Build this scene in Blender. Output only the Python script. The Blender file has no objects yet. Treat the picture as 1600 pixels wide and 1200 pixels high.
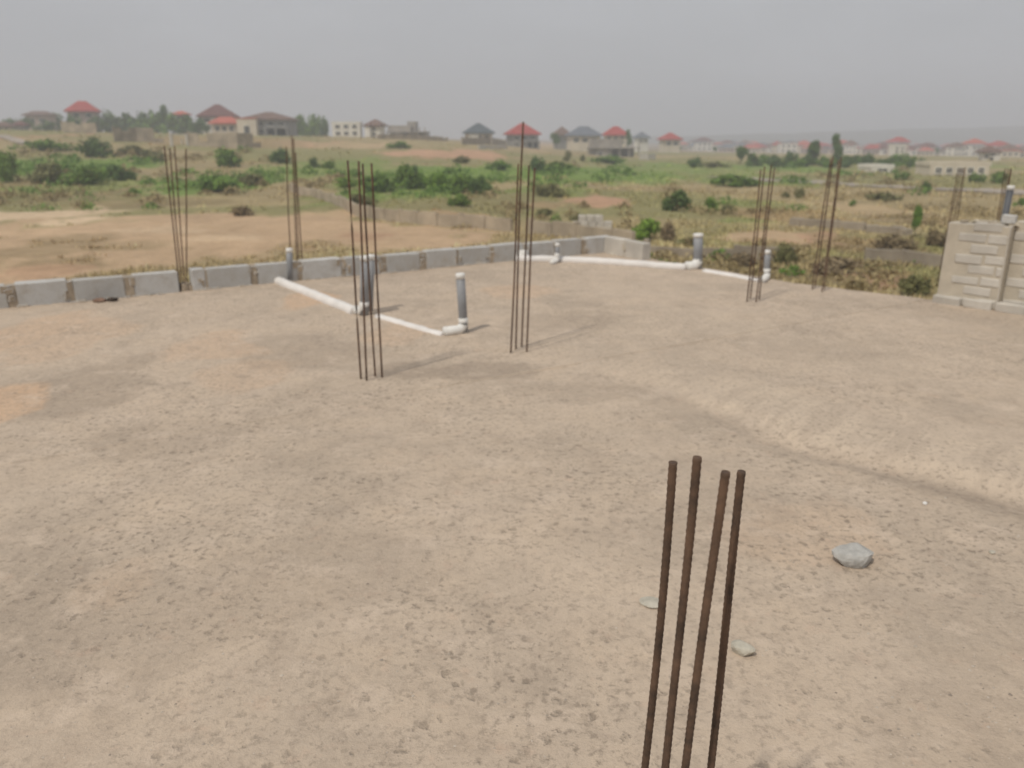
import bpy, bmesh, math, random
import numpy as np
from mathutils import Vector, Matrix
R = math.radians
random.seed(7); rng = np.random.default_rng(7)
S = bpy.context.scene
COL = S.collection

# ------------------------------------------------------------------ camera, sky, sun, exposure
CAM_H, PITCH, FPX = 1.6, R(17.4), 1225.0          # eye height over the slab, tilt, focal length in photo pixels
cd = bpy.data.cameras.new('camera'); cam = bpy.data.objects.new('camera', cd); COL.objects.link(cam)
cam.location = (0, 0, CAM_H); cam.rotation_euler = (R(90) - PITCH, 0, 0)
cd.sensor_width = 36; cd.lens = 36 * FPX / 1600; cd.clip_start = 0.05; cd.clip_end = 9000
cd.dof.use_dof = True; cd.dof.focus_distance = 1.7; cd.dof.aperture_fstop = 3.4
S.camera = cam
SUN_EL, SUN_AZ = R(57), R(218)                     # azimuth clockwise from +Y: behind the viewer, to the left
w = bpy.data.worlds.new('World'); S.world = w; w.use_nodes = True
nt = w.node_tree; bg = nt.nodes['Background']
sky = nt.nodes.new('ShaderNodeTexSky'); sky.sky_type = 'NISHITA'; sky.sun_disc = False
sky.sun_elevation = SUN_EL; sky.sun_rotation = SUN_AZ; sky.dust_density = 2.5; sky.air_density = 1.0; sky.ozone_density = 1
hs = nt.nodes.new('ShaderNodeHueSaturation'); hs.inputs['Saturation'].default_value = 0.10
nt.links.new(sky.outputs[0], hs.inputs['Color'])
tc = nt.nodes.new('ShaderNodeTexCoord'); mp = nt.nodes.new('ShaderNodeMapping'); mp.inputs['Scale'].default_value = (1, 1, 3.5)
cn = nt.nodes.new('ShaderNodeTexNoise'); cn.inputs['Scale'].default_value = 2.2; cn.inputs['Detail'].default_value = 6; cn.inputs['Roughness'].default_value = 0.55
cr = nt.nodes.new('ShaderNodeMapRange'); cr.inputs[1].default_value = 0.45; cr.inputs[2].default_value = 0.75; cr.inputs[3].default_value = 0.97; cr.inputs[4].default_value = 1.14
vm = nt.nodes.new('ShaderNodeVectorMath'); vm.operation = 'SCALE'
nt.links.new(tc.outputs['Generated'], mp.inputs[0]); nt.links.new(mp.outputs[0], cn.inputs['Vector']); nt.links.new(cn.outputs[0], cr.inputs[0])
hz = nt.nodes.new('ShaderNodeMix'); hz.data_type = 'RGBA'; hz.inputs[0].default_value = 0.8; hz.inputs[7].default_value = (4.88, 5.04, 5.42, 1)   # dust-laden sky: an even grey over the clear-sky gradient
nt.links.new(hs.outputs[0], hz.inputs[6]); nt.links.new(hz.outputs[2], vm.inputs[0]); nt.links.new(cr.outputs[0], vm.inputs['Scale']); nt.links.new(vm.outputs[0], bg.inputs[0])
bg.inputs[1].default_value = 0.10
sl = bpy.data.lights.new('sun', 'SUN'); sl.energy = 2.3; sl.angle = R(2.0); sl.color = (1, 0.93, 0.82)
so = bpy.data.objects.new('sun', sl); COL.objects.link(so)
sd = Vector((math.sin(SUN_AZ) * math.cos(SUN_EL), math.cos(SUN_AZ) * math.cos(SUN_EL), math.sin(SUN_EL)))
so.rotation_euler = sd.to_track_quat('Z', 'Y').to_euler(); so.location = sd * 50
S.view_settings.view_transform = 'Standard'; S.view_settings.look = 'None'; S.view_settings.gamma = 1; S.view_settings.exposure = 0.0
S.render.engine = 'CYCLES'; S.cycles.use_denoising = True; S.cycles.volume_bounces = 1; S.cycles.max_bounces = 8

# ------------------------------------------------------------------ measuring helpers
def ray(px, py):
    X = (px - 800) / FPX; Y = (600 - py) / FPX
    return X, math.cos(PITCH) + Y * math.sin(PITCH), -math.sin(PITCH) + Y * math.cos(PITCH)
def onslab(px, py, z=0.0):
    x, y, d = ray(px, py); t = (z - CAM_H) / d
    return Vector((x * t, y * t, z))
def atdist(px, py, D):
    x, y, d = ray(px, py); t = D / y
    return Vector((x * t, D, CAM_H + d * t))
def mpp(D): return D * math.cos(PITCH) / FPX * 1.0   # metres per photo pixel far away
def smooth(a, b, x):
    t = np.clip((x - a) / (b - a), 0, 1); return t * t * (3 - 2 * t)
_perm = rng.random((64, 64))
def vnoise(x, y):
    x = np.asarray(x, float); y = np.asarray(y, float)
    xi = np.floor(x).astype(int); yi = np.floor(y).astype(int); fx = x - xi; fy = y - yi
    fx = fx * fx * (3 - 2 * fx); fy = fy * fy * (3 - 2 * fy)
    g = lambda a, b: _perm[a % 64, b % 64]
    return (g(xi, yi) * (1 - fx) + g(xi + 1, yi) * fx) * (1 - fy) + (g(xi, yi + 1) * (1 - fx) + g(xi + 1, yi + 1) * fx) * fy
def fbm(x, y, o=4):
    s = 0; a = 0.5; n = 0
    for k in range(o):
        s = s + a * vnoise(x * 2 ** k + 17.3 * k, y * 2 ** k + 5.1 * k); n += a; a *= 0.5
    return s / n
_bx = [-700, 0, 330, 540, 640, 745, 815, 960, 2400]; _bz = [3.8, 3.6, 2.6, 1.9, 1.4, 0.2, -1.1, -3.25, -3.4]
def ground_z(x, y):
    x = np.asarray(x, float); y = np.asarray(y, float)
    r = np.hypot(x, y); yy = np.maximum(y, 1e-3)
    px = np.where(y > 1, 800 + FPX * x / (yy * math.cos(PITCH)), np.where(x < 0, -700, 2400))
    far = np.interp(np.clip(px, -700, 2400), _bx, _bz); fall = np.interp(px, [900, 1120, 1350, 1600, 2400], [0, 3.4, 4.6, 6.6, 7]); fall = fall * smooth(210, 620, r)
    z = -3.4 + (far + 3.4) * smooth(60, 240, r) - fall
    z = z + (fbm(x * 0.02, y * 0.02, 3) - 0.5) * 0.5 * smooth(20, 60, r)*(1 - smooth(300, 500, r)) + (fbm(x * 0.22, y * 0.22, 3) - 0.5) * 0.35 * (1 - smooth(150, 300, r))
    return z
def onground(px, py):
    x, y, d = ray(px, py); lo = 12.0; t = lo
    while t < 1500:
        if CAM_H + d * t < float(ground_z(x * t, y * t)): break
        t *= 1.01
    return Vector((x * t, y * t, float(ground_z(x * t, y * t))))

# ------------------------------------------------------------------ object helpers
def tag(o, label=None, cat=None, group=None, kind=None):
    if label: o['label'] = label
    if cat: o['category'] = cat
    if group: o['group'] = group
    if kind: o['kind'] = kind
    return o
def thing(name, label, cat, loc=(0, 0, 0), rz=0, group=None):
    o = bpy.data.objects.new(name, None); COL.objects.link(o); o.location = loc; o.rotation_euler = (0, 0, rz); o.empty_display_size = 0.1
    return tag(o, label, cat, group)
def obj(name, bm, mats, parent=None, smooth_=False):
    me = bpy.data.meshes.new(name); bm.normal_update(); bm.to_mesh(me); bm.free()
    for m in (mats if isinstance(mats, (list, tuple)) else [mats]): me.materials.append(m)
    if smooth_:
        for p in me.polygons: p.use_smooth = True
    o = bpy.data.objects.new(name, me); COL.objects.link(o)
    if parent: o.parent = parent
    return o
def copy_thing(root):
    r = root.copy(); COL.objects.link(r)
    for ch in list(root.children):
        c = ch.copy(); COL.objects.link(c); c.parent = r
        for g in list(ch.children):
            d = g.copy(); COL.objects.link(d); d.parent = c
    return r
def np_mesh(name, V, F, mats, attr=None, smooth_=True):
    me = bpy.data.meshes.new(name); n = F.shape[1]
    me.vertices.add(len(V)); me.vertices.foreach_set('co', np.asarray(V, np.float32).ravel())
    me.loops.add(F.size); me.loops.foreach_set('vertex_index', F.astype(np.int32).ravel())
    me.polygons.add(len(F)); me.polygons.foreach_set('loop_start', np.arange(0, F.size, n, dtype=np.int32))
    me.update(calc_edges=True)
    for m in (mats if isinstance(mats, (list, tuple)) else [mats]): me.materials.append(m)
    if smooth_: me.polygons.foreach_set('use_smooth', np.ones(len(F), bool))
    if attr is not None:
        a = me.color_attributes.new('tint', 'FLOAT_COLOR', 'POINT')
        a.data.foreach_set('color', np.asarray(attr, np.float32).ravel())
    o = bpy.data.objects.new(name, me); COL.objects.link(o); return o
def box(bm, cx, cy, cz, sx, sy, sz, rz=0, mi=0, jit=0.0):
    vs = []
    c, s = math.cos(rz), math.sin(rz)
    for dz in (-1, 1):
        for dx, dy in ((-1, -1), (1, -1), (1, 1), (-1, 1)):
            x = dx * sx / 2 + random.uniform(-jit, jit); y = dy * sy / 2 + random.uniform(-jit, jit)
            vs.append(bm.verts.new((cx + x * c - y * s, cy + x * s + y * c, cz + dz * sz / 2 + random.uniform(-jit, jit))))
    for f in ((3, 2, 1, 0), (4, 5, 6, 7), (0, 1, 5, 4), (1, 2, 6, 5), (2, 3, 7, 6), (3, 0, 4, 7)):
        bm.faces.new([vs[i] for i in f]).material_index = mi
    return vs
def tube(bm, pts, rad, n=10, mi=0, caps=True):
    rings = []
    for i, p in enumerate(pts):
        p = Vector(p); a = Vector(pts[max(i - 1, 0)]); b = Vector(pts[min(i + 1, len(pts) - 1)])
        d = (b - a).normalized(); q = d.to_track_quat('Z', 'X')
        r = rad[i] if isinstance(rad, (list, tuple)) else rad
        rings.append([bm.verts.new(p + q @ Vector((r * math.cos(2 * math.pi * k / n), r * math.sin(2 * math.pi * k / n), 0))) for k in range(n)])
    for a, b in zip(rings, rings[1:]):
        for k in range(n):
            f = bm.faces.new((a[k], a[(k + 1) % n], b[(k + 1) % n], b[k])); f.material_index = mi; f.smooth = True
    if caps:
        bm.faces.new(rings[0][::-1]).material_index = mi; bm.faces.new(rings[-1]).material_index = mi

# ------------------------------------------------------------------ materials
class M:
    def __init__(s, name, rough=0.9):
        s.m = bpy.data.materials.new(name); s.m.use_nodes = True; s.t = s.m.node_tree; s.b = s.t.nodes['Principled BSDF']
        s.b.inputs['Roughness'].default_value = rough; s.b.inputs['Specular IOR Level'].default_value = 0.25
        s.co = s.t.nodes.new('ShaderNodeTexCoord')
    def n(s, typ, **kw):
        x = s.t.nodes.new(typ)
        for k, v in kw.items(): setattr(x, k, v)
        return x
    def l(s, a, b): s.t.links.new(a, b)
    def noise(s, scale, detail=4, rough=0.55, coord='Object', stretch=None):
        x = s.n('ShaderNodeTexNoise'); x.inputs['Scale'].default_value = scale; x.inputs['Detail'].default_value = detail; x.inputs['Roughness'].default_value = rough
        if stretch:
            m = s.n('ShaderNodeMapping'); m.inputs['Scale'].default_value = stretch; s.l(s.co.outputs[coord], m.inputs[0]); s.l(m.outputs[0], x.inputs['Vector'])
        else: s.l(s.co.outputs[coord], x.inputs['Vector'])
        return x.outputs[0]
    def ramp(s, src, a, b, lo=0.0, hi=1.0):
        x = s.n('ShaderNodeMapRange'); x.inputs[1].default_value = a; x.inputs[2].default_value = b; x.inputs[3].default_value = lo; x.inputs[4].default_value = hi
        s.l(src, x.inputs[0]); return x.outputs[0]
    def mix(s, fac, a, b, mode='MIX'):
        x = s.n('ShaderNodeMix', data_type='RGBA', blend_type=mode)
        if isinstance(fac, (int, float)): x.inputs[0].default_value = fac
        else: s.l(fac, x.inputs[0])
        for v, i in ((a, 6), (b, 7)):
            if isinstance(v, tuple): x.inputs[i].default_value = (*v[:3], 1)
            else: s.l(v, x.inputs[i])
        return x.outputs[2]
    def math(s, op, a, b=0.5):
        x = s.n('ShaderNodeMath', operation=op)
        for v, i in ((a, 0), (b, 1)):
            if isinstance(v, (int, float)): x.inputs[i].default_value = v
            else: s.l(v, x.inputs[i])
        return x.outputs[0]
    def color(s, c):
        if isinstance(c, tuple): s.b.inputs['Base Color'].default_value = (*c[:3], 1)
        else: s.l(c, s.b.inputs['Base Color'])
    def bump(s, h, strength=0.5, dist=0.01):
        x = s.n('ShaderNodeBump'); x.inputs['Strength'].default_value = strength; x.inputs['Distance'].default_value = dist
        s.l(h, x.inputs['Height']); s.l(x.outputs[0], s.b.inputs['Normal'])
def plain(name, c, var=0.25, scale=3.0, rough=0.9, bump=0.0, bscale=30.0):
    m = M(name, rough); f = m.noise(scale, 5)
    m.color(m.mix(m.ramp(f, 0.3, 0.7), tuple(v * (1 - var) for v in c), tuple(min(v * (1 + var), 0.9) for v in c)))
    if bump: m.bump(m.noise(bscale, 5, 0.6), bump, 0.01)
    return m.m
def leafmat(name, dark, light, dry=(0.14, 0.12, 0.045)):
    m = M(name, 0.7); g = m.n('ShaderNodeNewGeometry'); oi = m.n('ShaderNodeObjectInfo')
    c = m.mix(g.outputs['Random Per Island'], dark, light)
    c = m.mix(m.ramp(oi.outputs['Random'], 0, 1, 0, 0.35), c, dry)
    big = m.noise(0.9, 3); c = m.mix(m.ramp(big, 0.4, 0.65, 0, 0.45), c, light)
    m.color(c); return m.m

MAT = {}
MAT['rust'] = M('rusty_steel', 0.75)
_m = MAT['rust']; _f = _m.noise(16, 7, 0.7); _m.color(_m.mix(_m.ramp(_f, 0.35, 0.65), (0.060, 0.042, 0.032), (0.165, 0.10, 0.066))); _m.bump(_m.noise(180, 3), 0.4, 0.002); MAT['rust'] = _m.m
MAT['pvc_grey'] = plain('grey_pvc', (0.27, 0.277, 0.29), 0.12, 6, 0.45)
MAT['pvc_white'] = plain('white_pvc', (0.74, 0.73, 0.70), 0.06, 8, 0.5)
MAT['pvc_dusty'] = plain('dusty_white_pvc', (0.72, 0.69, 0.66), 0.10, 5, 0.7)
MAT['pvc_dark'] = plain('dark_grey_pvc', (0.11, 0.115, 0.125), 0.15, 6, 0.5)
_m = M('sandcrete_block', 0.95); _g = _m.n('ShaderNodeNewGeometry')
_c = _m.mix(_g.outputs['Random Per Island'], (0.46, 0.455, 0.44), (0.58, 0.575, 0.56)); _c = _m.mix(_m.ramp(_m.noise(6, 6, 0.7), 0.42, 0.68, 0, 0.6), _c, (0.40, 0.37, 0.325))
_c = _m.mix(_m.ramp(_m.noise(3.1, 6, 0.7), 0.54, 0.64, 0, 0.55), _c, (0.40, 0.35, 0.285)); _c = _m.mix(_m.ramp(_m.noise(70, 3), 0.6, 0.7, 0, 0.6), _c, (0.28, 0.27, 0.25))
_m.color(_c); _m.bump(_m.noise(60, 5, 0.7), 0.8, 0.01); MAT['block'] = _m.m
MAT['block_pale'] = plain('pale_sandcrete_block', (0.53, 0.495, 0.44), 0.18, 3, 0.95, 0.6, 60)
MAT['mortar'] = plain('brown_mortar', (0.38, 0.315, 0.24), 0.3, 8, 0.95, 0.8, 50)
MAT['mortar_yellow'] = plain('sandy_mortar', (0.50, 0.445, 0.36), 0.12, 6, 0.95, 0.6, 50)
MAT['stone'] = plain('grey_concrete_lump', (0.43, 0.42, 0.395), 0.2, 25, 0.95, 0.8, 60)
MAT['stone_pale'] = plain('pale_concrete_lump', (0.46, 0.43, 0.36), 0.2, 25, 0.95, 0.6, 60)
MAT['clay'] = plain('reddish_rubble', (0.22, 0.14, 0.10), 0.4, 20, 0.95, 0.8, 60)
MAT['dark_clod'] = plain('dark_clod', (0.07, 0.055, 0.045), 0.3, 20, 0.95)
MAT['field_block'] = plain('weathered_blockwork', (0.40, 0.335, 0.25), 0.3, 0.7, 0.95)
MAT['field_block_dark'] = plain('stained_blockwork', (0.33, 0.28, 0.215), 0.3, 0.6, 0.95)
MAT['cream'] = plain('cream_render', (0.62, 0.55, 0.44), 0.10, 0.4)
MAT['white'] = plain('white_render', (0.72, 0.69, 0.62), 0.08, 0.4)
MAT['pinkish'] = plain('pinkish_render', (0.42, 0.33, 0.28), 0.15, 0.4)
MAT['greyrender'] = plain('grey_render', (0.27, 0.265, 0.255), 0.15, 0.4)
MAT['rawconc'] = plain('raw_concrete', (0.34, 0.31, 0.28), 0.2, 0.5)
MAT['shade'] = plain('dark_window_glass', (0.035, 0.037, 0.04), 0.2, 1, 0.3)
MAT['rr'] = plain('red_roof_sheet', (0.36, 0.065, 0.06), 0.15, 0.5, 0.6)
MAT['ro'] = plain('orange_red_roof_sheet', (0.45, 0.12, 0.085), 0.15, 0.5, 0.6)
MAT['rm'] = plain('maroon_roof_sheet', (0.15, 0.065, 0.06), 0.15, 0.5, 0.6)
MAT['rb'] = plain('brown_roof_sheet', (0.17, 0.105, 0.085), 0.15, 0.5, 0.6)
MAT['rs'] = plain('slate_roof_sheet', (0.085, 0.105, 0.12), 0.15, 0.5, 0.6)
MAT['rg'] = plain('blue_grey_roof_sheet', (0.14, 0.155, 0.185), 0.15, 0.5, 0.6)
MAT['bark'] = plain('bark', (0.10, 0.075, 0.05), 0.3, 4)
MAT['leaf_dark'] = leafmat('dark_foliage', (0.04, 0.085, 0.018), (0.115, 0.20, 0.042), (0.08, 0.09, 0.03))
MAT['leaf_green'] = leafmat('green_foliage', (0.06, 0.125, 0.016), (0.165, 0.285, 0.04), (0.14, 0.16, 0.04))
MAT['leaf_bright'] = leafmat('bright_foliage', (0.08, 0.16, 0.015), (0.22, 0.37, 0.045), (0.2, 0.26, 0.05))
MAT['leaf_olive'] = leafmat('olive_foliage', (0.10, 0.11, 0.038), (0.23, 0.225, 0.09))
MAT['leaf_brown'] = leafmat('dry_foliage', (0.15, 0.115, 0.065), (0.31, 0.235, 0.135))
MAT['road'] = plain('pale_dirt_road', (0.36, 0.31, 0.26), 0.18, 0.25)

# ------------------------------------------------------------------ the roof slab we stand on
CORN = Vector((1.39, 11.75)); U = Vector((-0.849, -0.528)); Vv = Vector((0.528, -0.849))   # along the low wall / along the free edge
def edge_a(b):                                   # where the free edge runs
    return np.where(b < 4.72, -np.interp(b, [0, 0.8, 3.3, 4.7], [0.0, 0.02, 0.19, 0.55]), -3.2)
TR = [onslab(*p) for p in ((760, 548), (830, 560), (1000, 598), (1130, 650), (1250, 694), (1400, 733), (1600, 783), (1900, 850))]
def seg_dist(X, Y, pts):
    best = np.full(X.shape, 1e9); sgn = np.zeros(X.shape); par = np.zeros(X.shape); n = len(pts) - 1
    for i in range(n):
        a, b = pts[i], pts[i + 1]; dx, dy = b.x - a.x, b.y - a.y; L2 = dx * dx + dy * dy
        t = ((X - a.x) * dx + (Y - a.y) * dy) / L2
        t = np.clip(t, 0, 1); ex = X - (a.x + t * dx); ey = Y - (a.y + t * dy); d = np.hypot(ex, ey)
        cr = dx * ey - dy * ex; k = d < best
        best = np.where(k, d, best); sgn = np.where(k, np.sign(cr), sgn); par = np.where(k, (i + t) / n, par)
    return best * sgn, par
NA, NB = 700, 560
def slab_z(X, Y):
    z = (fbm(X * 0.5, Y * 0.5, 3) - 0.5) * 0.035 + (fbm(X * 3 + 9, Y * 3, 3) - 0.5) * 0.010 + (fbm(X * 14, Y * 14 + 3, 2) - 0.5) * 0.005
    s, par = seg_dist(X, Y, TR)
    amp = smooth(0.05, 0.55, par)
    s2 = s + (fbm(X * 2.5, Y * 2.5, 2) - 0.5) * 0.12
    prof = -0.030 * np.exp(-(s2 / 0.15) ** 2) + 0.036 * smooth(0.0, 0.20, s2) * (1 - 0.75 * smooth(0.25, 1.6, s2))
    z = z + amp * prof
    along = X * 0.766 - Y * 0.643 + (fbm(X * 2, Y * 2, 2) - 0.5) * 0.1
    rip = np.sin(along * 2 * math.pi / 0.10) * smooth(0.10, 0.20, s2) * (1 - smooth(0.6, 1.1, s2)) * smooth(0.35, 0.5, par) * smooth(0.30, 0.52, fbm(X * 1.3, Y * 1.3 + 7, 2))
    return z + rip * 0.0030
def slab_build():
    b = np.linspace(-0.02, 10.6, NB); ai = np.linspace(0, 1, NA)
    B, A = np.meshgrid(b, ai, indexing='ij'); e0 = edge_a(B)
    e0 = e0 + (fbm(B * 3, B * 0 + 2.2, 3) - 0.5) * 0.10 * (B < 4.7)
    A = e0 + (10.5 - e0) * A ** 1.0
    X = CORN.x + U.x * A + Vv.x * B; Y = CORN.y + U.y * A + Vv.y * B
    Z = slab_z(X, Y)
    V = np.stack([X, Y, Z], -1)
    def stain(pts):
        o = np.zeros(X.shape)
        for px, py, rx, ry, k in pts:
            c = onslab(px, py); ex = abs(onslab(px + rx, py).x - c.x); ey = abs(onslab(px, py - ry).y - c.y)
            d = np.hypot((X - c.x) / ex, (Y - c.y) / ey) + (fbm(X * 2.2 + px, Y * 2.2, 4) - 0.5) * 1.5
            o = np.maximum(o, k * (1 - smooth(0.8, 1.12, d)))
        return o
    tan = stain([(8, 628, 60, 44, .8), (110, 520, 110, 38, .35), (380, 585, 80, 24, .3), (480, 470, 40, 14, .7), (620, 520, 60, 18, .35), (330, 540, 90, 20, .4), (180, 900, 70, 40, .15), (1290, 830, 120, 50, .2), (800, 455, 60, 12, .4), (30, 520, 70, 30, .5)])
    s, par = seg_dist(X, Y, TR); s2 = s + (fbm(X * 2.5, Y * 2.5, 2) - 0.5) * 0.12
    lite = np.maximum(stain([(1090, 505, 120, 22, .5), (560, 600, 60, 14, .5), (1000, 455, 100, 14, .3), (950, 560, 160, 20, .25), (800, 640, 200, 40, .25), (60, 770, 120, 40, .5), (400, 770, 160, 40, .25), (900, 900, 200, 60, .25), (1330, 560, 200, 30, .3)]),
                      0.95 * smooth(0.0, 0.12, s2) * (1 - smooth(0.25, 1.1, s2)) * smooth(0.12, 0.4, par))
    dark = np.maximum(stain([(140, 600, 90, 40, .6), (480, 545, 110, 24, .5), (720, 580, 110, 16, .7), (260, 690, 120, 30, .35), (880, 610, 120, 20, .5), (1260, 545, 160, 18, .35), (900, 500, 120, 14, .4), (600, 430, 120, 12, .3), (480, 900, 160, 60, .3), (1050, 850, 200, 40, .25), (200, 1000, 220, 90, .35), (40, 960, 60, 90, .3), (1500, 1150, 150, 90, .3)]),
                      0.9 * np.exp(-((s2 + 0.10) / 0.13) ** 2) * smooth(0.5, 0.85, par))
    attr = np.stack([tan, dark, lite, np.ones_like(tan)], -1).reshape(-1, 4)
    idx = np.arange(NB * NA).reshape(NB, NA)
    F = np.stack([idx[:-1, :-1], idx[1:, :-1], idx[1:, 1:], idx[:-1, 1:]], -1).reshape(-1, 4)
    # sides down to the ground
    rim = np.concatenate([idx[0, :], idx[1:, -1], idx[-1, -2::-1], idx[-2:0:-1, 0]])
    Vf = V.reshape(-1, 3); low = Vf[rim].copy(); low[:, 2] = -3.8
    base = len(Vf); nr = len(rim); k = np.arange(nr); k2 = (k + 1) % nr
    Fs = np.stack([rim[k], rim[k2], base + k2, base + k], -1)
    V2 = np.concatenate([Vf, low]); at2 = np.concatenate([attr, attr[rim]])
    m = M('weathered_concrete', 0.95)
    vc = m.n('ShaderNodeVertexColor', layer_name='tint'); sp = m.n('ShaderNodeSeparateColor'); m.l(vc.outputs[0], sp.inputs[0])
    big = m.noise(0.55, 5, 0.6); mid = m.noise(2.6, 6, 0.65); fine = m.noise(22, 5, 0.7); grit = m.noise(95, 4, 0.7)
    c = m.mix(m.ramp(big, 0.36, 0.64), (0.395, 0.336, 0.272), (0.485, 0.408, 0.328))
    c = m.mix(m.ramp(mid, 0.42, 0.68), c, (0.475, 0.395, 0.31))
    c = m.mix(m.ramp(m.noise(1.3, 6, 0.6, stretch=(1, 0.55, 1)), 0.50, 0.62, 0, 0.48), c, (0.315, 0.268, 0.218))
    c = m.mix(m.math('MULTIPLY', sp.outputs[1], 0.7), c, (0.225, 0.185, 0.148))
    c = m.mix(m.math('MULTIPLY', sp.outputs[0], 0.9), c, (0.545, 0.375, 0.245))
    c = m.mix(m.ramp(fine, 0.40, 0.75, 0, 0.35), c, (0.52, 0.435, 0.345))
    pinkn = m.ramp(m.noise(9, 4, 0.6), 0.6, 0.72, 0, 0.25); c = m.mix(pinkn, c, (0.47, 0.33, 0.25))
    c = m.mix(m.ramp(m.noise(5.5, 7, 0.72, stretch=(1, 0.7, 1)), 0.50, 0.66, 0, 0.45), c, (0.315, 0.262, 0.212))
    c = m.mix(m.ramp(m.noise(4.2, 7, 0.7, stretch=(0.8, 1, 1)), 0.53, 0.68, 0, 0.55), c, (0.56, 0.475, 0.39))
    c = m.mix(m.ramp(m.noise(14, 6, 0.75), 0.52, 0.66, 0, 0.5), c, (0.30, 0.25, 0.203))
    zone = m.ramp(m.noise(0.8, 3), 0.36, 0.58)                      # where the skin of the concrete has worn off
    vo = m.n('ShaderNodeTexVoronoi'); vo.inputs['Scale'].default_value = 24; vo.inputs['Randomness'].default_value = 1
    wob = m.n('ShaderNodeMix', data_type='VECTOR'); wob.inputs[0].default_value = 0.06; m.l(m.co.outputs['Object'], wob.inputs[4])
    wn = m.n('ShaderNodeTexNoise'); wn.inputs['Scale'].default_value = 30; m.l(m.co.outputs['Object'], wn.inputs['Vector']); m.l(wn.outputs['Color'], wob.inputs[5]); m.l(wob.outputs[1], vo.inputs['Vector'])
    pick = m.n('ShaderNodeSeparateColor'); m.l(vo.outputs['Color'], pick.inputs[0])
    size = m.ramp(pick.outputs[0], 0.15, 1.0, 0.0, 0.42)
    pit = m.math('MULTIPLY', m.ramp(m.math('SUBTRACT', size, m.math('ADD', vo.outputs['Distance'], m.math('MULTIPLY', m.math('SUBTRACT', m.noise(60, 3, 0.7), 0.5), 0.5))), -0.03, 0.22), m.math('MULTIPLY', m.ramp(zone, 0, 1, 0.35, 1), m.ramp(sp.outputs[2], 0.1, 0.8, 1, 0.1)))
    c = m.mix(m.math('MULTIPLY', pit, 0.62), c, (0.19, 0.158, 0.125))
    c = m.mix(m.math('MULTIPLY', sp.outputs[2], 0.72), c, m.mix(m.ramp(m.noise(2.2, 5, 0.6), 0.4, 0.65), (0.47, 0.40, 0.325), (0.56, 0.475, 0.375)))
    rot = m.n('ShaderNodeMapping'); rot.inputs['Rotation'].default_value = (0, 0, R(40)); m.l(m.co.outputs['Object'], rot.inputs[0])
    st = m.n('ShaderNodeMapping'); st.inputs['Scale'].default_value = (1, 0.07, 1); m.l(rot.outputs[0], st.inputs[0])
    bn = m.n('ShaderNodeTexNoise'); bn.inputs['Scale'].default_value = 17; bn.inputs['Detail'].default_value = 3; m.l(st.outputs[0], bn.inputs['Vector'])
    brush = m.math('MULTIPLY', m.ramp(bn.outputs[0], 0.48, 0.60), m.ramp(sp.outputs[2], 0.25, 0.8, 0, 0.5)); c = m.mix(brush, c, (0.37, 0.31, 0.25))   # broom strokes in the screed
    gr = m.math('MULTIPLY', m.ramp(m.noise(34, 6, 0.75), 0.52, 0.62), m.ramp(zone, 0, 1, 0.3, 0.8)); c = m.mix(gr, c, (0.25, 0.21, 0.17))
    c = m.mix(m.ramp(grit, 0.58, 0.72, 0, 0.4), c, (0.60, 0.53, 0.44))
    c = m.mix(1.0, c, (1.15, 1.11, 1.075), 'MULTIPLY')
    m.color(c)
    h = m.math('ADD', m.math('MULTIPLY', fine, 0.5), m.math('MULTIPLY', grit, 0.35)); h = m.math('SUBTRACT', h, m.math('MULTIPLY', pit, 0.5))
    m.bump(h, 0.7, 0.016)
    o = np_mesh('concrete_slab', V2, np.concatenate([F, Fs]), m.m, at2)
    o['kind'] = 'structure'
slab_build()
def sz(p): return float(slab_z(np.array([p[0]]), np.array([p[1]]))[0])
def setdown(px, py):
    p = onslab(px, py); p.z = sz(p); return p

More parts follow.
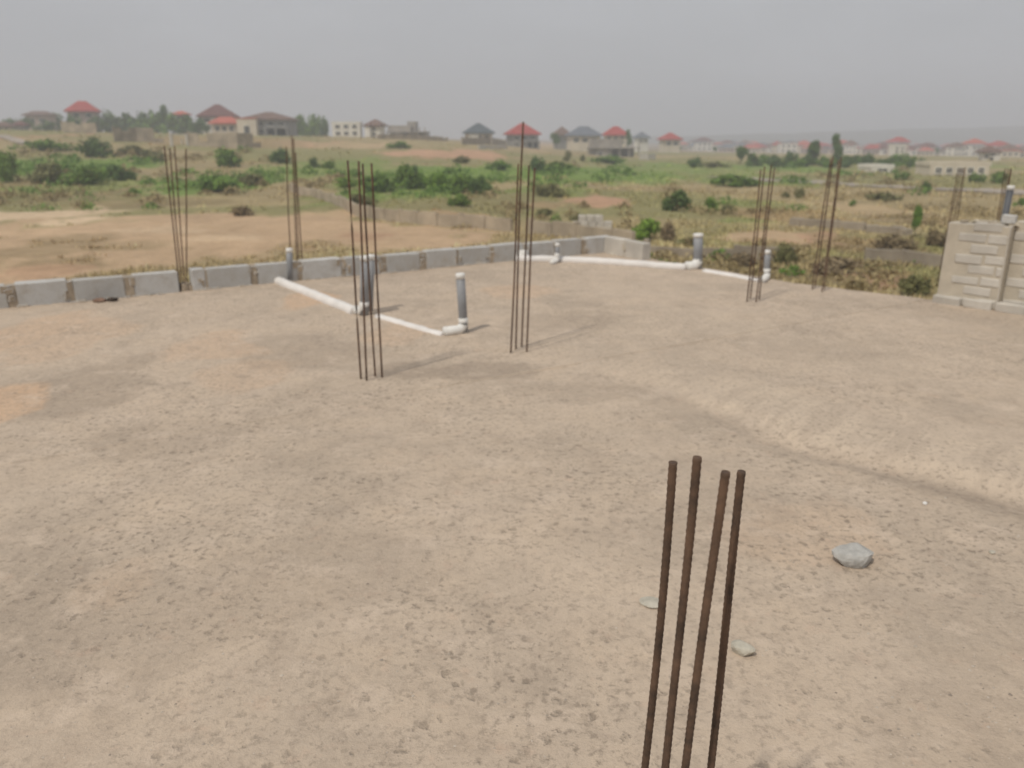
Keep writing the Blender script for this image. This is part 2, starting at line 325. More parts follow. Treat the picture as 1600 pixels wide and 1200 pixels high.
# ------------------------------------------------------------------ ground
PATCH = []
def patch(px, py, rx, ry, kind, k=1.0):
    c = onground(px, py); a = onground(px, py - ry); b = onground(px, min(py + ry, 470))
    PATCH.append((c.x, (a.y + b.y) / 2, abs(rx) * mpp(c.y), max((a.y - b.y) / 2, 2.0), kind, k))
for q in ((120, 385, 330, 48, 'sand'), (60, 338, 130, 10, 'pale'), (420, 372, 190, 40, 'sand'), (620, 372, 160, 20, 'sand'), (690, 340, 70, 12, 'laterite', .6), (470, 345, 80, 18, 'sand', .8), (330, 345, 120, 10, 'sand'),
          (120, 345, 40, 7, 'pale'), (690, 242, 95, 6, 'laterite'), (740, 241, 60, 6, 'laterite'), (930, 315, 50, 9, 'laterite'), (850, 322, 40, 6, 'laterite', .5), (1210, 372, 90, 12, 'sand', .9), (1310, 380, 80, 16, 'laterite', .8), (1380, 440, 80, 16, 'laterite', .8),
          (1240, 340, 80, 14, 'dry'), (1400, 335, 70, 18, 'sand', .4), (460, 225, 70, 6, 'laterite', .8), (560, 227, 80, 5, 'sand', .6), (65, 213, 14, 8, 'laterite'), (850, 228, 80, 5, 'sand', .5), (970, 268, 40, 5, 'laterite', .4),
          (80, 262, 130, 18, 'green'), (120, 295, 90, 20, 'green', .6), (320, 292, 90, 20, 'green'), (480, 268, 110, 14, 'green', .8), (640, 290, 140, 30, 'green', .9), (560, 255, 60, 8, 'green', .6), (700, 270, 120, 10, 'green'), (880, 275, 140, 12, 'green'), (980, 275, 80, 12, 'green', .8),
          (1060, 265, 120, 10, 'green', .7), (1150, 280, 120, 14, 'green', .6), (1250, 265, 90, 9, 'green', .9), (870, 300, 60, 10, 'green', .5), (1180, 320, 60, 9, 'green', .4), (1160, 345, 40, 6, 'green', .5), (1420, 262, 80, 8, 'green', .3), (1560, 262, 60, 14, 'green', .5),
          (1100, 430, 240, 20, 'scrub', .8), (1400, 400, 90, 25, 'scrub', .9), (1230, 395, 60, 20, 'scrub', .6), (1000, 365, 60, 10, 'scrub', .5), (1440, 345, 70, 12, 'scrub', .6), (760, 320, 160, 14, 'scrub', .3), (40, 310, 160, 12, 'scrub', .6), (230, 318, 120, 8, 'scrub', .6), (1520, 330, 100, 12, 'scrub', .4),
          (40, 395, 90, 22, 'scrub', .5), (130, 372, 80, 8, 'scrub', .4), (100, 412, 70, 9, 'scrub', .55), (200, 385, 60, 8, 'scrub', .35), (480, 385, 60, 8, 'scrub', .35), (260, 360, 90, 4, 'pale', .5), (350, 372, 60, 5, 'pale', .5), (560, 370, 60, 6, 'laterite', .6), (60, 425, 60, 8, 'laterite', .6), (330, 222, 130, 10, 'dry'), (100, 215, 100, 12, 'dry')):
    patch(*q)
CC = dict(sand=(0.54, 0.385, 0.245), pale=(0.64, 0.49, 0.33), laterite=(0.50, 0.31, 0.20), dry=(0.34, 0.255, 0.135), green=(0.18, 0.26, 0.06), scrub=(0.235, 0.185, 0.095))
def ground_color(X, Y):
    n1 = fbm(X * 0.03, Y * 0.03 + 3, 4)[..., None]; n2 = fbm(X * 0.25 + 8, Y * 0.25, 3)[..., None]
    c = np.array((0.345, 0.275, 0.15)) * (0.8 + 0.5 * n2)
    c = c + (np.array((0.235, 0.235, 0.095)) - c) * (0.7 * smooth(0.48, 0.62, n1))
    r = np.hypot(X, Y)[..., None]; town = smooth(300, 420, r)
    c = c * (1 - town) + np.array((0.30, 0.235, 0.16)) * town
    for cx, cy, rx, ry, k, a in PATCH:
        d = np.hypot((X - cx) / rx, (Y - cy) / ry)
        d = d + (fbm(X * 3.2 / max(rx, 4) + cx, Y * 3.2 / max(ry, 4), 4) - 0.5) * 1.3
        f = (a * (1 - smooth(0.72, 1.15, d)))[..., None]
        kc = np.array(CC[k]) * (0.82 + 0.36 * n2); c = c * (1 - f) + kc * f
    return c
def ground_build():
    th = np.concatenate([np.linspace(-48, 48, 641)[:-1], np.linspace(48, 312, 89)[:-1]]); th = np.radians(th)
    rr = np.concatenate([np.linspace(1, 14, 6), np.geomspace(15, 130, 130), np.geomspace(133, 4000, 110)])
    Rr, T = np.meshgrid(rr, th, indexing='ij'); X = Rr * np.sin(T); Y = Rr * np.cos(T); Z = ground_z(X, Y)
    c = ground_color(X, Y); at = np.concatenate([c, np.ones(c.shape[:2] + (1,))], -1).reshape(-1, 4)
    n, k = X.shape; idx = np.arange(n * k).reshape(n, k); nx = np.roll(idx, -1, 1)
    F = np.stack([idx[:-1], nx[:-1], nx[1:], idx[1:]], -1).reshape(-1, 4)[:, ::-1]
    m = M('field_soil', 0.95)
    vc = m.n('ShaderNodeVertexColor', layer_name='tint')
    c1 = m.mix(m.ramp(m.noise(0.9, 6, 0.65), 0.35, 0.68, 0, 0.5), vc.outputs[0], m.mix(1.0, vc.outputs[0], (0.55, 0.52, 0.46), 'MULTIPLY'))
    c1 = m.mix(m.ramp(m.noise(4.5, 5, 0.7), 0.45, 0.7, 0, 0.4), c1, m.mix(1.0, vc.outputs[0], (1.35, 1.32, 1.25), 'MULTIPLY'))
    m.color(c1); m.bump(m.noise(2.2, 6, 0.65), 0.8, 0.25)
    o = np_mesh('ground', np.stack([X, Y, Z], -1).reshape(-1, 3), F, m.m, at); o['kind'] = 'structure'
ground_build()
def strip(name, px_pts, width, mat, lift=0.10):
    P = [onground(*p) for p in px_pts]; V = []
    Q = []
    for a, b in zip(P, P[1:]):
        for k in range(20): Q.append(a.lerp(b, k / 20))
    Q.append(P[-1])
    for i, p in enumerate(Q):
        d = (Q[min(i + 1, len(Q) - 1)] - Q[max(i - 1, 0)]); d.z = 0; d.normalize(); s = Vector((-d.y, d.x, 0))
        wd = width * (1 + 0.25 * math.sin(i * 0.9) * random.random())
        for t in (-0.5, -0.17, 0.17, 0.5):
            q = p + s * wd * t; V.append((q.x, q.y, float(ground_z(q.x, q.y)) + lift))
    V = np.array(V); n = len(Q); idx = np.arange(n * 4).reshape(n, 4)
    F = np.stack([idx[:-1, :-1], idx[1:, :-1], idx[1:, 1:], idx[:-1, 1:]], -1).reshape(-1, 4)
    o = np_mesh(name, V, F, mat); o['kind'] = 'structure'; return o
strip('dirt_road', [(1120, 277), (1210, 283), (1300, 288), (1400, 293), (1500, 297), (1600, 302), (1800, 314)], 5.0, MAT['road'])
strip('footpath', [(0, 212), (20, 218), (42, 226)], 2.5, MAT['road'], 0.15)

def hills_build():
    V = []; F = []; n = 160
    for i in range(n + 1):
        px = 900 + (2300 - 900) * i / n; D = 1100
        top = np.interp(px, [900, 1100, 1300, 1450, 1600, 1800, 2300], [216, 211, 206, 200, 195, 188, 196]) + (fbm(np.array([px * 0.012]), np.array([1.0]), 4)[0] - 0.5) * 6
        for k, (dd, f) in enumerate(((0, 0), (120, .45), (240, .8), (400, 1.0), (600, .6), (800, 0))):
            p = atdist(px, top, D + 400); h = p.z + 15; x = (px - 800) / FPX * math.cos(PITCH) * (D + dd)
            V.append((x, D + dd, -15 + h * f))
    for i in range(n):
        for k in range(5):
            a = i * 6 + k; F.append((a, a + 6, a + 7, a + 1))
    o = np_mesh('hills', np.array(V), np.array(F), plain('hill_scrub', (0.07, 0.075, 0.045), 0.3, 0.02)); o['kind'] = 'structure'
hills_build()

# ------------------------------------------------------------------ the low block walls on the slab edge
def low_wall(name, label, a0, a1, along='u', mats=('block', 'mortar'), seed=0, off=0.0, pale=False):
    rnd = random.Random(seed); bm = bmesh.new(); x = a0; n = 0; TH, HT = 0.15, 0.235
    di = U if along == 'u' else Vv; nrm = Vv if along == 'u' else U
    rz = math.atan2(di.y, di.x); org = CORN + nrm * (TH / 2 + off)
    while x < a1 - 0.05:
        L = min(0.45 + rnd.uniform(-0.02, 0.03), a1 - x); c = org + di * (x + L / 2); z0 = sz(c)
        h = HT + rnd.uniform(-0.008, 0.008)
        vs = box(bm, c.x + rnd.uniform(-.004, .004), c.y, z0 + h / 2 - 0.01, L, TH, h, rz + rnd.uniform(-.012, .012), 0, 0.004)
        x += L; g = rnd.choice((0.03, 0.045, 0.06, 0.085, 0.10))
        if x < a1 - 0.15:
            c = org + di * (x + g / 2); box(bm, c.x, c.y, z0 + HT / 2 - 0.014, g + 0.012, TH - 0.006, HT - 0.008, rz, 1, 0.008)
            for _ in range(3):
                q = c + di * rnd.uniform(-.06, .06) + nrm * (TH / 2 - .004); hh = rnd.uniform(.03, .12); box(bm, q.x, q.y, z0 + rnd.uniform(.03, HT - .05), rnd.uniform(.03, .09), .014, hh, rz + rnd.uniform(-.05, .05), 1, .012)
        x += g
    for i in range(int((a1 - a0) * 5)):                              # mortar droppings along the foot
        t = rnd.uniform(a0, a1); c = org + di * t + nrm * (TH / 2 + rnd.uniform(0.0, 0.02)); s = rnd.uniform(0.02, 0.05)
        box(bm, c.x, c.y, sz(c) + 0.004, s * 2.2, s, s * 0.6, rz + rnd.uniform(-.4, .4), 1, 0.006)
    bmesh.ops.bevel(bm, geom=[e for e in bm.edges], offset=0.006, segments=1, affect='EDGES')
    o = obj(name, bm, [MAT[mats[0]], MAT[mats[1]]]); tag(o, label, 'block wall', 'low block walls along the slab edge'); return o
def a_of(px, py): p = onslab(px, py); return (Vector((p.x, p.y)) - CORN).dot(U)
gapL, gapR = a_of(276, 452), a_of(297, 451)
low_wall('block_wall', 'single-course grey block wall on the slab edge, running out of the picture beside the sand', gapL, 10.3, 'u', seed=3)
low_wall('block_wall', 'long single-course grey block wall on the slab edge, from the rebar gap to the corner', 0.0, gapR, 'u', seed=5)
low_wall('block_wall', 'short pale two-block return of the low wall at the far slab corner', 0.16, 1.0, 'v', ('block_pale', 'mortar_yellow'), seed=8)
# concrete stub in the gap of the wall
bm = bmesh.new(); c = CORN + U * ((gapL + gapR) / 2) + Vv * 0.075
for k in range(9):
    s = random.uniform(.04, .075); box(bm, c.x + random.uniform(-.07, .07), c.y + random.uniform(-.05, .05), sz(c) + s * .45, s * 1.3, s, s * 1.6, random.random() * 3, 0, .012)
bmesh.ops.bevel(bm, geom=list(bm.edges), offset=.008, segments=1, affect='EDGES')
tag(obj('column_stub', bm, MAT['mortar']), 'rough brown concrete stub filling the gap in the low wall', 'concrete stub')

# ------------------------------------------------------------------ block wall at the far free edge, higher
def tall_wall():
    A0, A1 = onslab(1461, 472), onslab(1700, 506)
    d = Vector((A1.x - A0.x, A1.y - A0.y)).normalized(); nrm = Vector((d.y, -d.x))
    if nrm.dot(Vector((-A0.x, -A0.y))) < 0: nrm = -nrm
    rz = math.atan2(d.y, d.x); rnd = random.Random(4)
    scale = (onslab(1560, 486) - onslab(1466, 472)).length / 94
    LA = (onslab(1556, 485) - A0).length; LB = (A1 - A0).length
    root = thing('parapet_wall', 'waist-high wall of pale blocks and sandy mortar on the slab edge', 'block wall', (0, 0, 0))
    O = Vector((A0.x, A0.y)) - nrm * 0.11
    def panel(nm, s0, s1, inset, hgt, seed):
        rnd = random.Random(seed); bm = bmesh.new(); co = 8; ch = hgt / co; org = O - nrm * inset
        c = org + d * ((s0 + s1) / 2); z0 = sz(c)
        box(bm, c.x, c.y, z0 + hgt / 2 - .02, s1 - s0, 0.19, hgt - 0.01, rz, 1, 0)
        for r in range(co):
            x = s0 + (0.11 if nm == 'wall_panel' else 0.0) + (0.13 if r % 2 else 0.005)
            while x < s1 - 0.06:
                L = min(rnd.uniform(0.235, 0.255), s1 - x - 0.012); q = org + d * (x + L / 2) + nrm * rnd.uniform(0.007, 0.010)
                hh = ch * rnd.uniform(0.72, 0.82)
                box(bm, q.x, q.y, z0 + (r + 0.5) * ch + rnd.uniform(-.006, .006), L, 0.19, hh, rz + rnd.uniform(-.003, .003), 0, 0.003); x += L + rnd.uniform(0.014, 0.03)
        bmesh.ops.bevel(bm, geom=list(bm.edges), offset=.007, segments=1, affect='EDGES')
        return obj(nm, bm, [MAT['block_pale'], MAT['mortar_yellow']], root)
    panel('wall_panel', 0.0, LA, 0.0, 0.83, 2)
    panel('recessed_panel', LA + 0.004, LB + 1.2, 0.11, 0.87, 9)
    bm = bmesh.new()                                                  # footing course along the foot
    for k in range(16):
        L = 0.26; s = -0.02 + k * 0.29; q = O + d * (s + L / 2) + nrm * 0.09
        box(bm, q.x, q.y, sz(q) + 0.035, L, 0.12, 0.09, rz + random.uniform(-.03, .03), 0, .008)
    bmesh.ops.bevel(bm, geom=list(bm.edges), offset=.01, segments=1, affect='EDGES')
    obj('footing_course', bm, MAT['block_pale'], root)
    bm = bmesh.new(); q = O + d * (LA - 0.06)
    box(bm, q.x, q.y, sz(q) + 0.83 + 0.035, 0.12, 0.10, 0.08, rz + .12, 0, .006); bmesh.ops.bevel(bm, geom=list(bm.edges), offset=.008, segments=1, affect='EDGES')
    tag(obj('loose_block', bm, MAT['block']), 'loose grey block lying on top of the waist-high wall', 'block')
    bm = bmesh.new()
    for k in range(26):
        q = O + d * random.uniform(0.02, LB) + nrm * random.uniform(-.05, .05); hz = 0.83 if (q - O).dot(d) < LA else 0.87
        s = random.uniform(.02, .05); box(bm, q.x - nrm.x * .1 * (hz > .85), q.y - nrm.y * .1 * (hz > .85), sz(q) + hz - .018 + s * .25, s * 2.4, s * 1.6, s * .7, random.random() * 3, 0, .01)
    obj('mortar_crust', bm, MAT['mortar_yellow'], root)
    return O, d, nrm, LA
WO, WD, WN, WLA = tall_wall()

# ------------------------------------------------------------------ starter bars
def bar_mesh(bm, p0, p1, rad, ribs, seed):
    rnd = random.Random(seed); p0 = Vector(p0); p1 = Vector(p1); L = (p1 - p0).length
    n = int(L / 0.006) if ribs else 14; pts = []; rads = []
    a, b = rnd.uniform(-.006, .006), rnd.uniform(-.006, .006); ph = rnd.random() * 6
    for i in range(n + 1):
        t = i / n; e = math.sin(t * math.pi)
        pts.append(p0.lerp(p1, t) + Vector((a * e + .0025 * math.sin(t * 7 + ph) * t, b * e, 0)))
        rads.append(rad * ((1.09 if i % 2 else 0.97) if ribs else 1.0))
    tube(bm, pts, rads, 10 if ribs else 8)
def rebar(label, bars, rad=0.007, ribs=False, stirrup=None, sink=0.03):
    c = sum((Vector(b[0]) for b in bars), Vector()) / len(bars)
    root = thing('rebar_starter', label, 'rebar', c, 0, 'bundles of four steel starter bars')
    for i, (a, b) in enumerate(bars):
        bm = bmesh.new(); a = Vector(a); b = Vector(b); a2 = a + (a - b).normalized() * sink
        bar_mesh(bm, a2 - c, b - c, rad, ribs, i * 7 + len(label)); obj('steel_bar', bm, MAT['rust'], root)
    if stirrup:
        for h in stirrup:
            bm = bmesh.new(); q = [Vector(a).lerp(Vector(b), h / (Vector(b) - Vector(a)).length) - c for a, b in bars]
            q = [q[0], q[1], q[3], q[2]] if len(q) == 4 else q
            m = sum(q, Vector()) / 4; q = [m + (v - m) * 1.14 for v in q]
            for k in range(4): tube(bm, [q[k], q[(k + 1) % 4]], 0.004, 6)
            obj('stirrup', bm, MAT['rust'], root)
    return root
def bars_px(base, top, z=None):
    out = []
    for (bx, by), (tx, ty) in zip(base, top):
        p = onslab(bx, by); p.z = sz(p); out.append((p, atdist(tx, ty, p.y)))
    return out
c = CORN + U * ((gapL + gapR) / 2) + Vv * 0.08
def around(cx, cy, z, px_b, px_t, dep):
    out = []
    for bx, tx, (ty), dd in zip(px_b, [t[0] for t in px_t], [t[1] for t in px_t], dep):
        D = cy + dd; x, y, dz = ray(bx, 440); q = atdist(bx, 440, D)
        # base x follows the photo pixel at the foot of the bar
        foot = Vector((0, D, z)); yv = (foot.z - CAM_H) * math.cos(PITCH) + D * math.sin(PITCH); dv = D * math.cos(PITCH) - (foot.z - CAM_H) * math.sin(PITCH)
        foot.x = (bx - 800) / FPX * dv; out.append((foot, atdist(tx, ty, D)))
    return out
rebar('four rusty starter bars rising from the gap in the low wall', around(c.x, c.y, sz(c) + .03, (281, 285, 289, 292), ((257, 228), (265, 232), (273, 228), (291, 232)), (-.05, .06, -.04, .05)))
g = onslab(465, 430)
rebar('four rusty starter bars against the low wall, behind a capped pipe', bars_px([(456, 434), (465, 432), (468, 430), (474, 432)], [(447, 229), (456, 212), (459, 216), (462, 238)]))
rebar('four rusty starter bars standing on bare slab in front of twin grey pipes', bars_px([(564, 591), (573, 594), (586.5, 587.5), (597, 589)], [(543.7, 250.6), (561, 252), (567, 256), (580, 255)]))
rebar('four rusty starter bars, one much taller, in front of the white floor pipe end', bars_px([(798, 549), (806, 544), (815, 540), (823, 548)], [(810, 256), (817, 190), (827, 258), (835, 262)]))
rebar('four rusty starter bars with a stirrup low down, beside the pipe at the free edge', bars_px([(1167, 474), (1172, 470), (1181, 475), (1186, 471)], [(1189, 265), (1195, 260), (1205, 258), (1210, 262)]), stirrup=(0.22,))
rebar('four rusty starter bars at the free slab edge, between pipe and waist-high wall', bars_px([(1269, 453), (1273, 450), (1284, 456), (1288, 453)], [(1298, 248), (1302, 244), (1311, 250), (1315, 246)]))
def behind_wall(pxt, pyt, pxb, D, spread):
    out = []
    for dx, dd in spread:
        t = atdist(pxt + dx, pyt, D + dd); x, y, dz = ray(pxb + dx, 355); q = atdist(pxb + dx, 355, D + dd); dirv = (q - t); k = (0 - t.z) / dirv.z
        f = t + dirv * k; f.z = sz(f); out.append((f, t))
    return out
rebar('four rusty starter bars behind the far end of the waist-high wall', behind_wall(1503, 262, 1486, 8.9, ((-5, 0), (-1, .1), (3, .02), (6, .12))), 0.005)
rebar('four rusty starter bars behind the waist-high wall, beside a dark pipe', behind_wall(1577, 263, 1561, 8.35, ((-6, .12), (-2, .2), (2, .1), (4, .02))), 0.005)
near = []
for (tx, ty), (bx, by), zt in (((1052.5, 722), (1003.5, 1200), 1.10), ((1087.5, 714), (1037, 1200), 1.135), ((1132, 737), (1070.5, 1200), 1.12), ((1161, 736), (1113, 1200), 1.085)):
    t = onslab(tx, ty, zt); b = atdist(bx, by, t.y); d = b - t; k = (0.0 - t.z) / d.z; f = t + d * k; f.z = sz(f) if True else 0
    near.append((f, t))
rebar('four dark ribbed starter bars close up, their cut tops below eye level', near, 0.0068, True)

# ------------------------------------------------------------------ pipes
def pipe_up(label, base_px, top_px, rad, mats=('pvc_grey', 'pvc_white'), elbow=None, cap='flat', name='vent_pipe', base=None):
    p = base if base is not None else setdown(*base_px)
    t = atdist(top_px[0], top_px[1], p.y); root = thing(name, label, 'pipe', p, 0, 'pipe stubs standing on the slab')
    d = t - p; L = d.length; u = d.normalized()
    bm = bmesh.new(); tube(bm, [u * -.02, u * (L * .5), u * (L - .03)], rad, 20); obj('pipe_body', bm, MAT[mats[0]], root, True)
    bm = bmesh.new(); r2 = rad * 1.07
    tube(bm, [u * (L - .045), u * (L - .004), u * L], [r2, r2, r2 * .86], 20); obj('end_cap', bm, MAT[mats[1]], root)
    if elbow:
        ex, ey = elbow; e = setdown(ex, ey) - p; e.z = 0; en = e.normalized(); bm = bmesh.new(); pts = []; q = rad * 1.5
        r3 = rad * 1.08
        pts = [u * .13 * 1.0, u * .10]
        for k in range(7):
            a = k / 6 * math.pi / 2; pts.append(en * (q * (1 - math.cos(a))) + Vector((0, 0, .015 + q - q * math.sin(a) + rad * .4)))
        pts.append(en * max(e.length, q * 1.6) + Vector((0, 0, .015 + rad * .4)))
        tube(bm, pts, r3, 16); obj('elbow', bm, MAT[mats[1]], root, True)
    return root
pipe_up('thin grey pipe stub beside the low wall, at the end of the floor pipe', (453, 440), (452, 388), 0.036)
pipe_up('grey pipe stub with white foot, nearer of the pair behind the rebar', (569, 492), (570, 400), 0.042, elbow=(556, 489))
pipe_up('grey pipe stub with white cap, farther of the pair behind the rebar', (577, 486), (580, 398), 0.036)
pipe_up('grey pipe stub standing alone mid-slab with white cap and white elbow', (725, 519), (719, 427), 0.038, elbow=(694, 523))
pipe_up('short thin grey pipe stub in front of the long white floor pipe', (870, 411), (871, 380), 0.03, elbow=(862, 414))
pipe_up('thickest grey pipe stub with white elbow, near the free slab edge', (1090, 420), (1091, 365), 0.058, elbow=(1072, 421))
pipe_up('grey pipe stub with white cap at the free edge beside the stirruped bars', (1198, 436), (1199, 391), 0.036, elbow=(1191, 441))
pb = behind_wall(1580, 290, 1566.5, 8.2, ((0, 0),))[0]
pipe_up('dark grey pipe with pale cap rising behind the waist-high wall', None, (1580, 290), 0.032, ('pvc_dark', 'pvc_white'), base=pb[0])
def floor_pipe(label, pts, rad, mat, sink=0.35):
    bm = bmesh.new(); P = []
    for i, (px, py) in enumerate(pts):
        p = setdown(px, py); p.z += rad * (1 - 2 * sink); P.append(p)
    Q = []
    for a, b in zip(P, P[1:]):
        for k in range(10): q = a.lerp(b, k / 10); q.z = sz(q) + rad * (1 - 2 * sink) + random.uniform(-.003, .003); Q.append(q)
    Q.append(P[-1]); tube(bm, Q, [rad * random.uniform(.97, 1.04) for _ in Q], 14)
    tag(obj('floor_pipe', bm, MAT[mat]), label, 'pipe', 'white drain pipes lying on the slab')
floor_pipe('white drain pipe lying on the slab from the low wall to the twin stubs', [(431, 440), (490, 464), (556, 490)], 0.056, 'pvc_dusty', .42)
floor_pipe('white drain pipe sunk almost level in the slab, ending at the lone stub', [(590, 494), (640, 508), (694, 523)], 0.045, 'pvc_dusty', .70)
floor_pipe('long white drain pipe along the far end of the slab', [(806, 408), (870, 409), (960, 413), (1072, 421)], 0.055, 'pvc_dusty', .3)
floor_pipe('white drain pipe sunk in the slab, from thick stub to edge stub', [(1100, 424), (1150, 432), (1191, 440)], 0.05, 'pvc_dusty', .7)
for px, py, w_ in ((816, 407, .05), ):
    p = setdown(px, py); bm = bmesh.new(); tube(bm, [Vector((-.07, 0, .05)), Vector((.0, 0, .052)), Vector((.07, 0, .05))], .062, 14); tube(bm, [Vector((0.02, 0, .05)), Vector((.02, 0, .14))], .058, 14)
    o = obj('pipe_fitting', bm, MAT['pvc_white']); o.location = p; tag(o, 'white T-shaped pipe fitting at the end of the long floor pipe', 'pipe fitting')

# ------------------------------------------------------------------ stones and rubble on the slab
def lump(name, label, cat, px, py, sx, sy, szz, mat, seed, rz=0.0, group=None):
    bm = bmesh.new(); bmesh.ops.create_icosphere(bm, subdivisions=3, radius=1); rnd = random.Random(seed)
    dirs = [Vector((rnd.gauss(0, 1), rnd.gauss(0, 1), rnd.gauss(0, 1))).normalized() for _ in range(13)]; hs = [rnd.uniform(.62, .95) for _ in dirs]
    for v in bm.verts:
        n = v.co.normalized(); r = 1.0
        for d, h in zip(dirs, hs):
            q = n.dot(d)
            if q > 1e-3: r = min(r, h / q)
        r += rnd.uniform(-.025, .025); v.co = Vector((n.x * r * sx, n.y * r * sy, n.z * r * szz))
    o = obj(name, bm, MAT[mat]); p = setdown(px, py); o.location = p + Vector((0, 0, szz * .55)); o.rotation_euler = (0, 0, rz)
    tag(o, label, cat, group); return o
lump('concrete_lump', 'fist-sized grey concrete lump lying alone on the bare slab', 'concrete lump', 1333, 878, .088, .06, .052, 'stone', 5, -.1)
lump('stone', 'pale angular stone just beside the close-up bars', 'stone', 1160, 1021, .045, .03, .026, 'stone_pale', 12, -.35)
lump('stone', 'flat sandy stone half behind the close-up bars', 'stone', 1017, 945, .045, .035, .012, 'stone_pale', 21, -.5)
lump('pebble', 'small white pebble on the slab near the screed step', 'pebble', 1445, 787, .012, .010, .009, 'pvc_white', 2)
lump('pebble', 'whitish chip on the slab past the concrete lump', 'pebble', 1550, 864, .014, .012, .008, 'stone_pale', 3)
lump('rubble', 'reddish brick rubble lying in front of the low wall', 'rubble', 157, 471, .075, .05, .028, 'clay', 31, .2)
lump('rubble', 'dark brown rubble beside the reddish piece by the low wall', 'rubble', 174, 470, .07, .05, .032, 'dark_clod', 33, .1)
lump('clod', 'small dark clod against the foot of the low wall by the rubble', 'clod', 196, 458, .05, .04, .04, 'dark_clod', 35)
lump('clod', 'small dark clod at the wall foot behind the twin pipe stubs', 'clod', 615, 422, .06, .03, .022, 'dark_clod', 36)
lump('block_offcut', 'broken grey block piece at the foot of the pale return wall', 'block', 1001, 402, .085, .06, .055, 'stone', 41, .4)

def gravel():
    V = []; F = []; pts = []
    spots = [(1560, 1120, .35, .3, 420), (1480, 960, .4, .35, 160), (150, 1080, .4, .35, 260), (560, 1100, .8, .4, 260), (180, 860, .5, .35, 140), (1100, 800, 1.2, .7, 160), (1560, 830, .35, .2, 120), (800, 900, 1.4, 1.2, 240)]
    for px, py, rx, ry, n in spots:
        c = onslab(px, py)
        for _ in range(n): pts.append((c.x + random.gauss(0, rx), c.y + random.gauss(0, ry), min(random.lognormvariate(-5.9, .45), .007)))
    for x, y, r in pts:
        if y < 1.2: continue
        z = sz((x, y)); k = len(V); a = random.random() * 6
        for q in range(5): V.append((x + r * math.cos(a + q * 1.257) * random.uniform(.7, 1.2), y + r * math.sin(a + q * 1.257) * random.uniform(.6, 1.1), z + random.uniform(-.1, .2) * r))
        V.append((x, y, z + r * .8))
        for q in range(5): F.append((k + q, k + (q + 1) % 5, k + 5))
    m = M('grit_stones', 0.9); g_ = m.n('ShaderNodeNewGeometry'); m.color(m.mix(g_.outputs['Random Per Island'], (0.24, 0.20, 0.165), (0.55, 0.48, 0.40)))
    o = np_mesh('gravel', np.array(V), np.array(F), m.m, None, False); tag(o, 'loose grit and tiny stones scattered over the worn slab', 'gravel', None, 'stuff')
gravel()

# ------------------------------------------------------------------ field walls
def field_wall(label, px_pts, height, mat='field_block', th=0.2, group=None, name='boundary_wall', broken=0.15, seed=1):
    rnd = random.Random(seed); bm = bmesh.new(); P = [onground(*p) for p in px_pts]
    for a, b in zip(P, P[1:]):
        d = b - a; d.z = 0; L = d.length; n = max(1, int(L / 1.35)); rz = math.atan2(d.y, d.x)
        for k in range(n):
            t = (k + .5) / n; c = a.lerp(b, t); z = float(ground_z(c.x, c.y)); h = height * rnd.uniform(.9, 1.05)
            if rnd.random() < broken: h *= rnd.choice((.35, .6, .75))
            box(bm, c.x, c.y, z + h / 2 - .2, L / n - .05, th, h + .4, rz + rnd.uniform(-.01, .01), 0, .01)
            if k % 3 == 0: q = a.lerp(b, k / n); box(bm, q.x, q.y, z + height * .5 - .2, th * 1.3, th * 1.3, height * 1.12 + .4, rz, 0, .01)
    o = obj(name, bm, MAT[mat]); tag(o, label, 'wall', group); return o
field_wall('long pale weathered boundary wall running diagonally beyond the sandy yard', [(455, 300), (520, 318), (560, 339), (650, 351), (720, 356), (800, 362)], 0.75, seed=2)
field_wall('pale boundary wall behind the far slab corner, crossing the dry field', [(830, 366), (900, 374), (990, 390)], 0.8, seed=3)
field_wall('grey blockwork wall stretch below the slab edge behind the thick pipe', [(1010, 396), (1090, 402), (1150, 405), (1240, 409)], 0.6, 'field_block_dark', seed=4)
field_wall('grey broken wall in the scrub before the waist-high slab wall', [(1355, 408), (1410, 412), (1475, 421)], 0.5, 'field_block_dark', seed=5)
field_wall('low grey foundation strip in the dry field beyond the free edge', [(1244, 352), (1300, 356), (1352, 361)], 0.4, 'field_block_dark', .5, None, 'foundation_wall', 0, 6)
field_wall('short grey foundation strip further along the dry field, nearer the small tree', [(1362, 362), (1400, 366), (1420, 369)], 0.35, 'field_block_dark', .5, None, 'foundation_wall', 0, 7)
field_wall('grey compound wall in front of the red-roofed houses on the rise', [(297, 229), (340, 231), (372, 231), (408, 231)], 2.5, 'field_block', seed=8)
field_wall('stained grey compound wall behind the dark bushes on the rise', [(180, 222), (215, 222), (256, 224)], 2.6, 'field_block_dark', seed=9)
field_wall('low pinkish block wall of an unfinished plot below the red roof in the trees', [(98, 207), (130, 208), (152, 209)], 2.4, 'field_block', seed=10, broken=.4)
field_wall('long dark wall in front of the slate-roofed house', [(722, 226), (750, 226), (790, 227)], 1.8, 'field_block_dark', seed=11, broken=.05)
field_wall('pale low wall lying before the dark wall of the slate-roofed house', [(748, 233), (770, 233), (792, 233)], 0.9, 'block_pale', seed=12, broken=.0)
field_wall('long low grey wall between the white box house and the slate roof', [(590, 217), (640, 218), (700, 221)], 1.2, 'field_block', seed=13, broken=.1)
field_wall('pale low wall beside the unfinished concrete frame house', [(1000, 249), (1012, 250), (1024, 250)], 1.4, 'block_pale', seed=14, broken=.0)

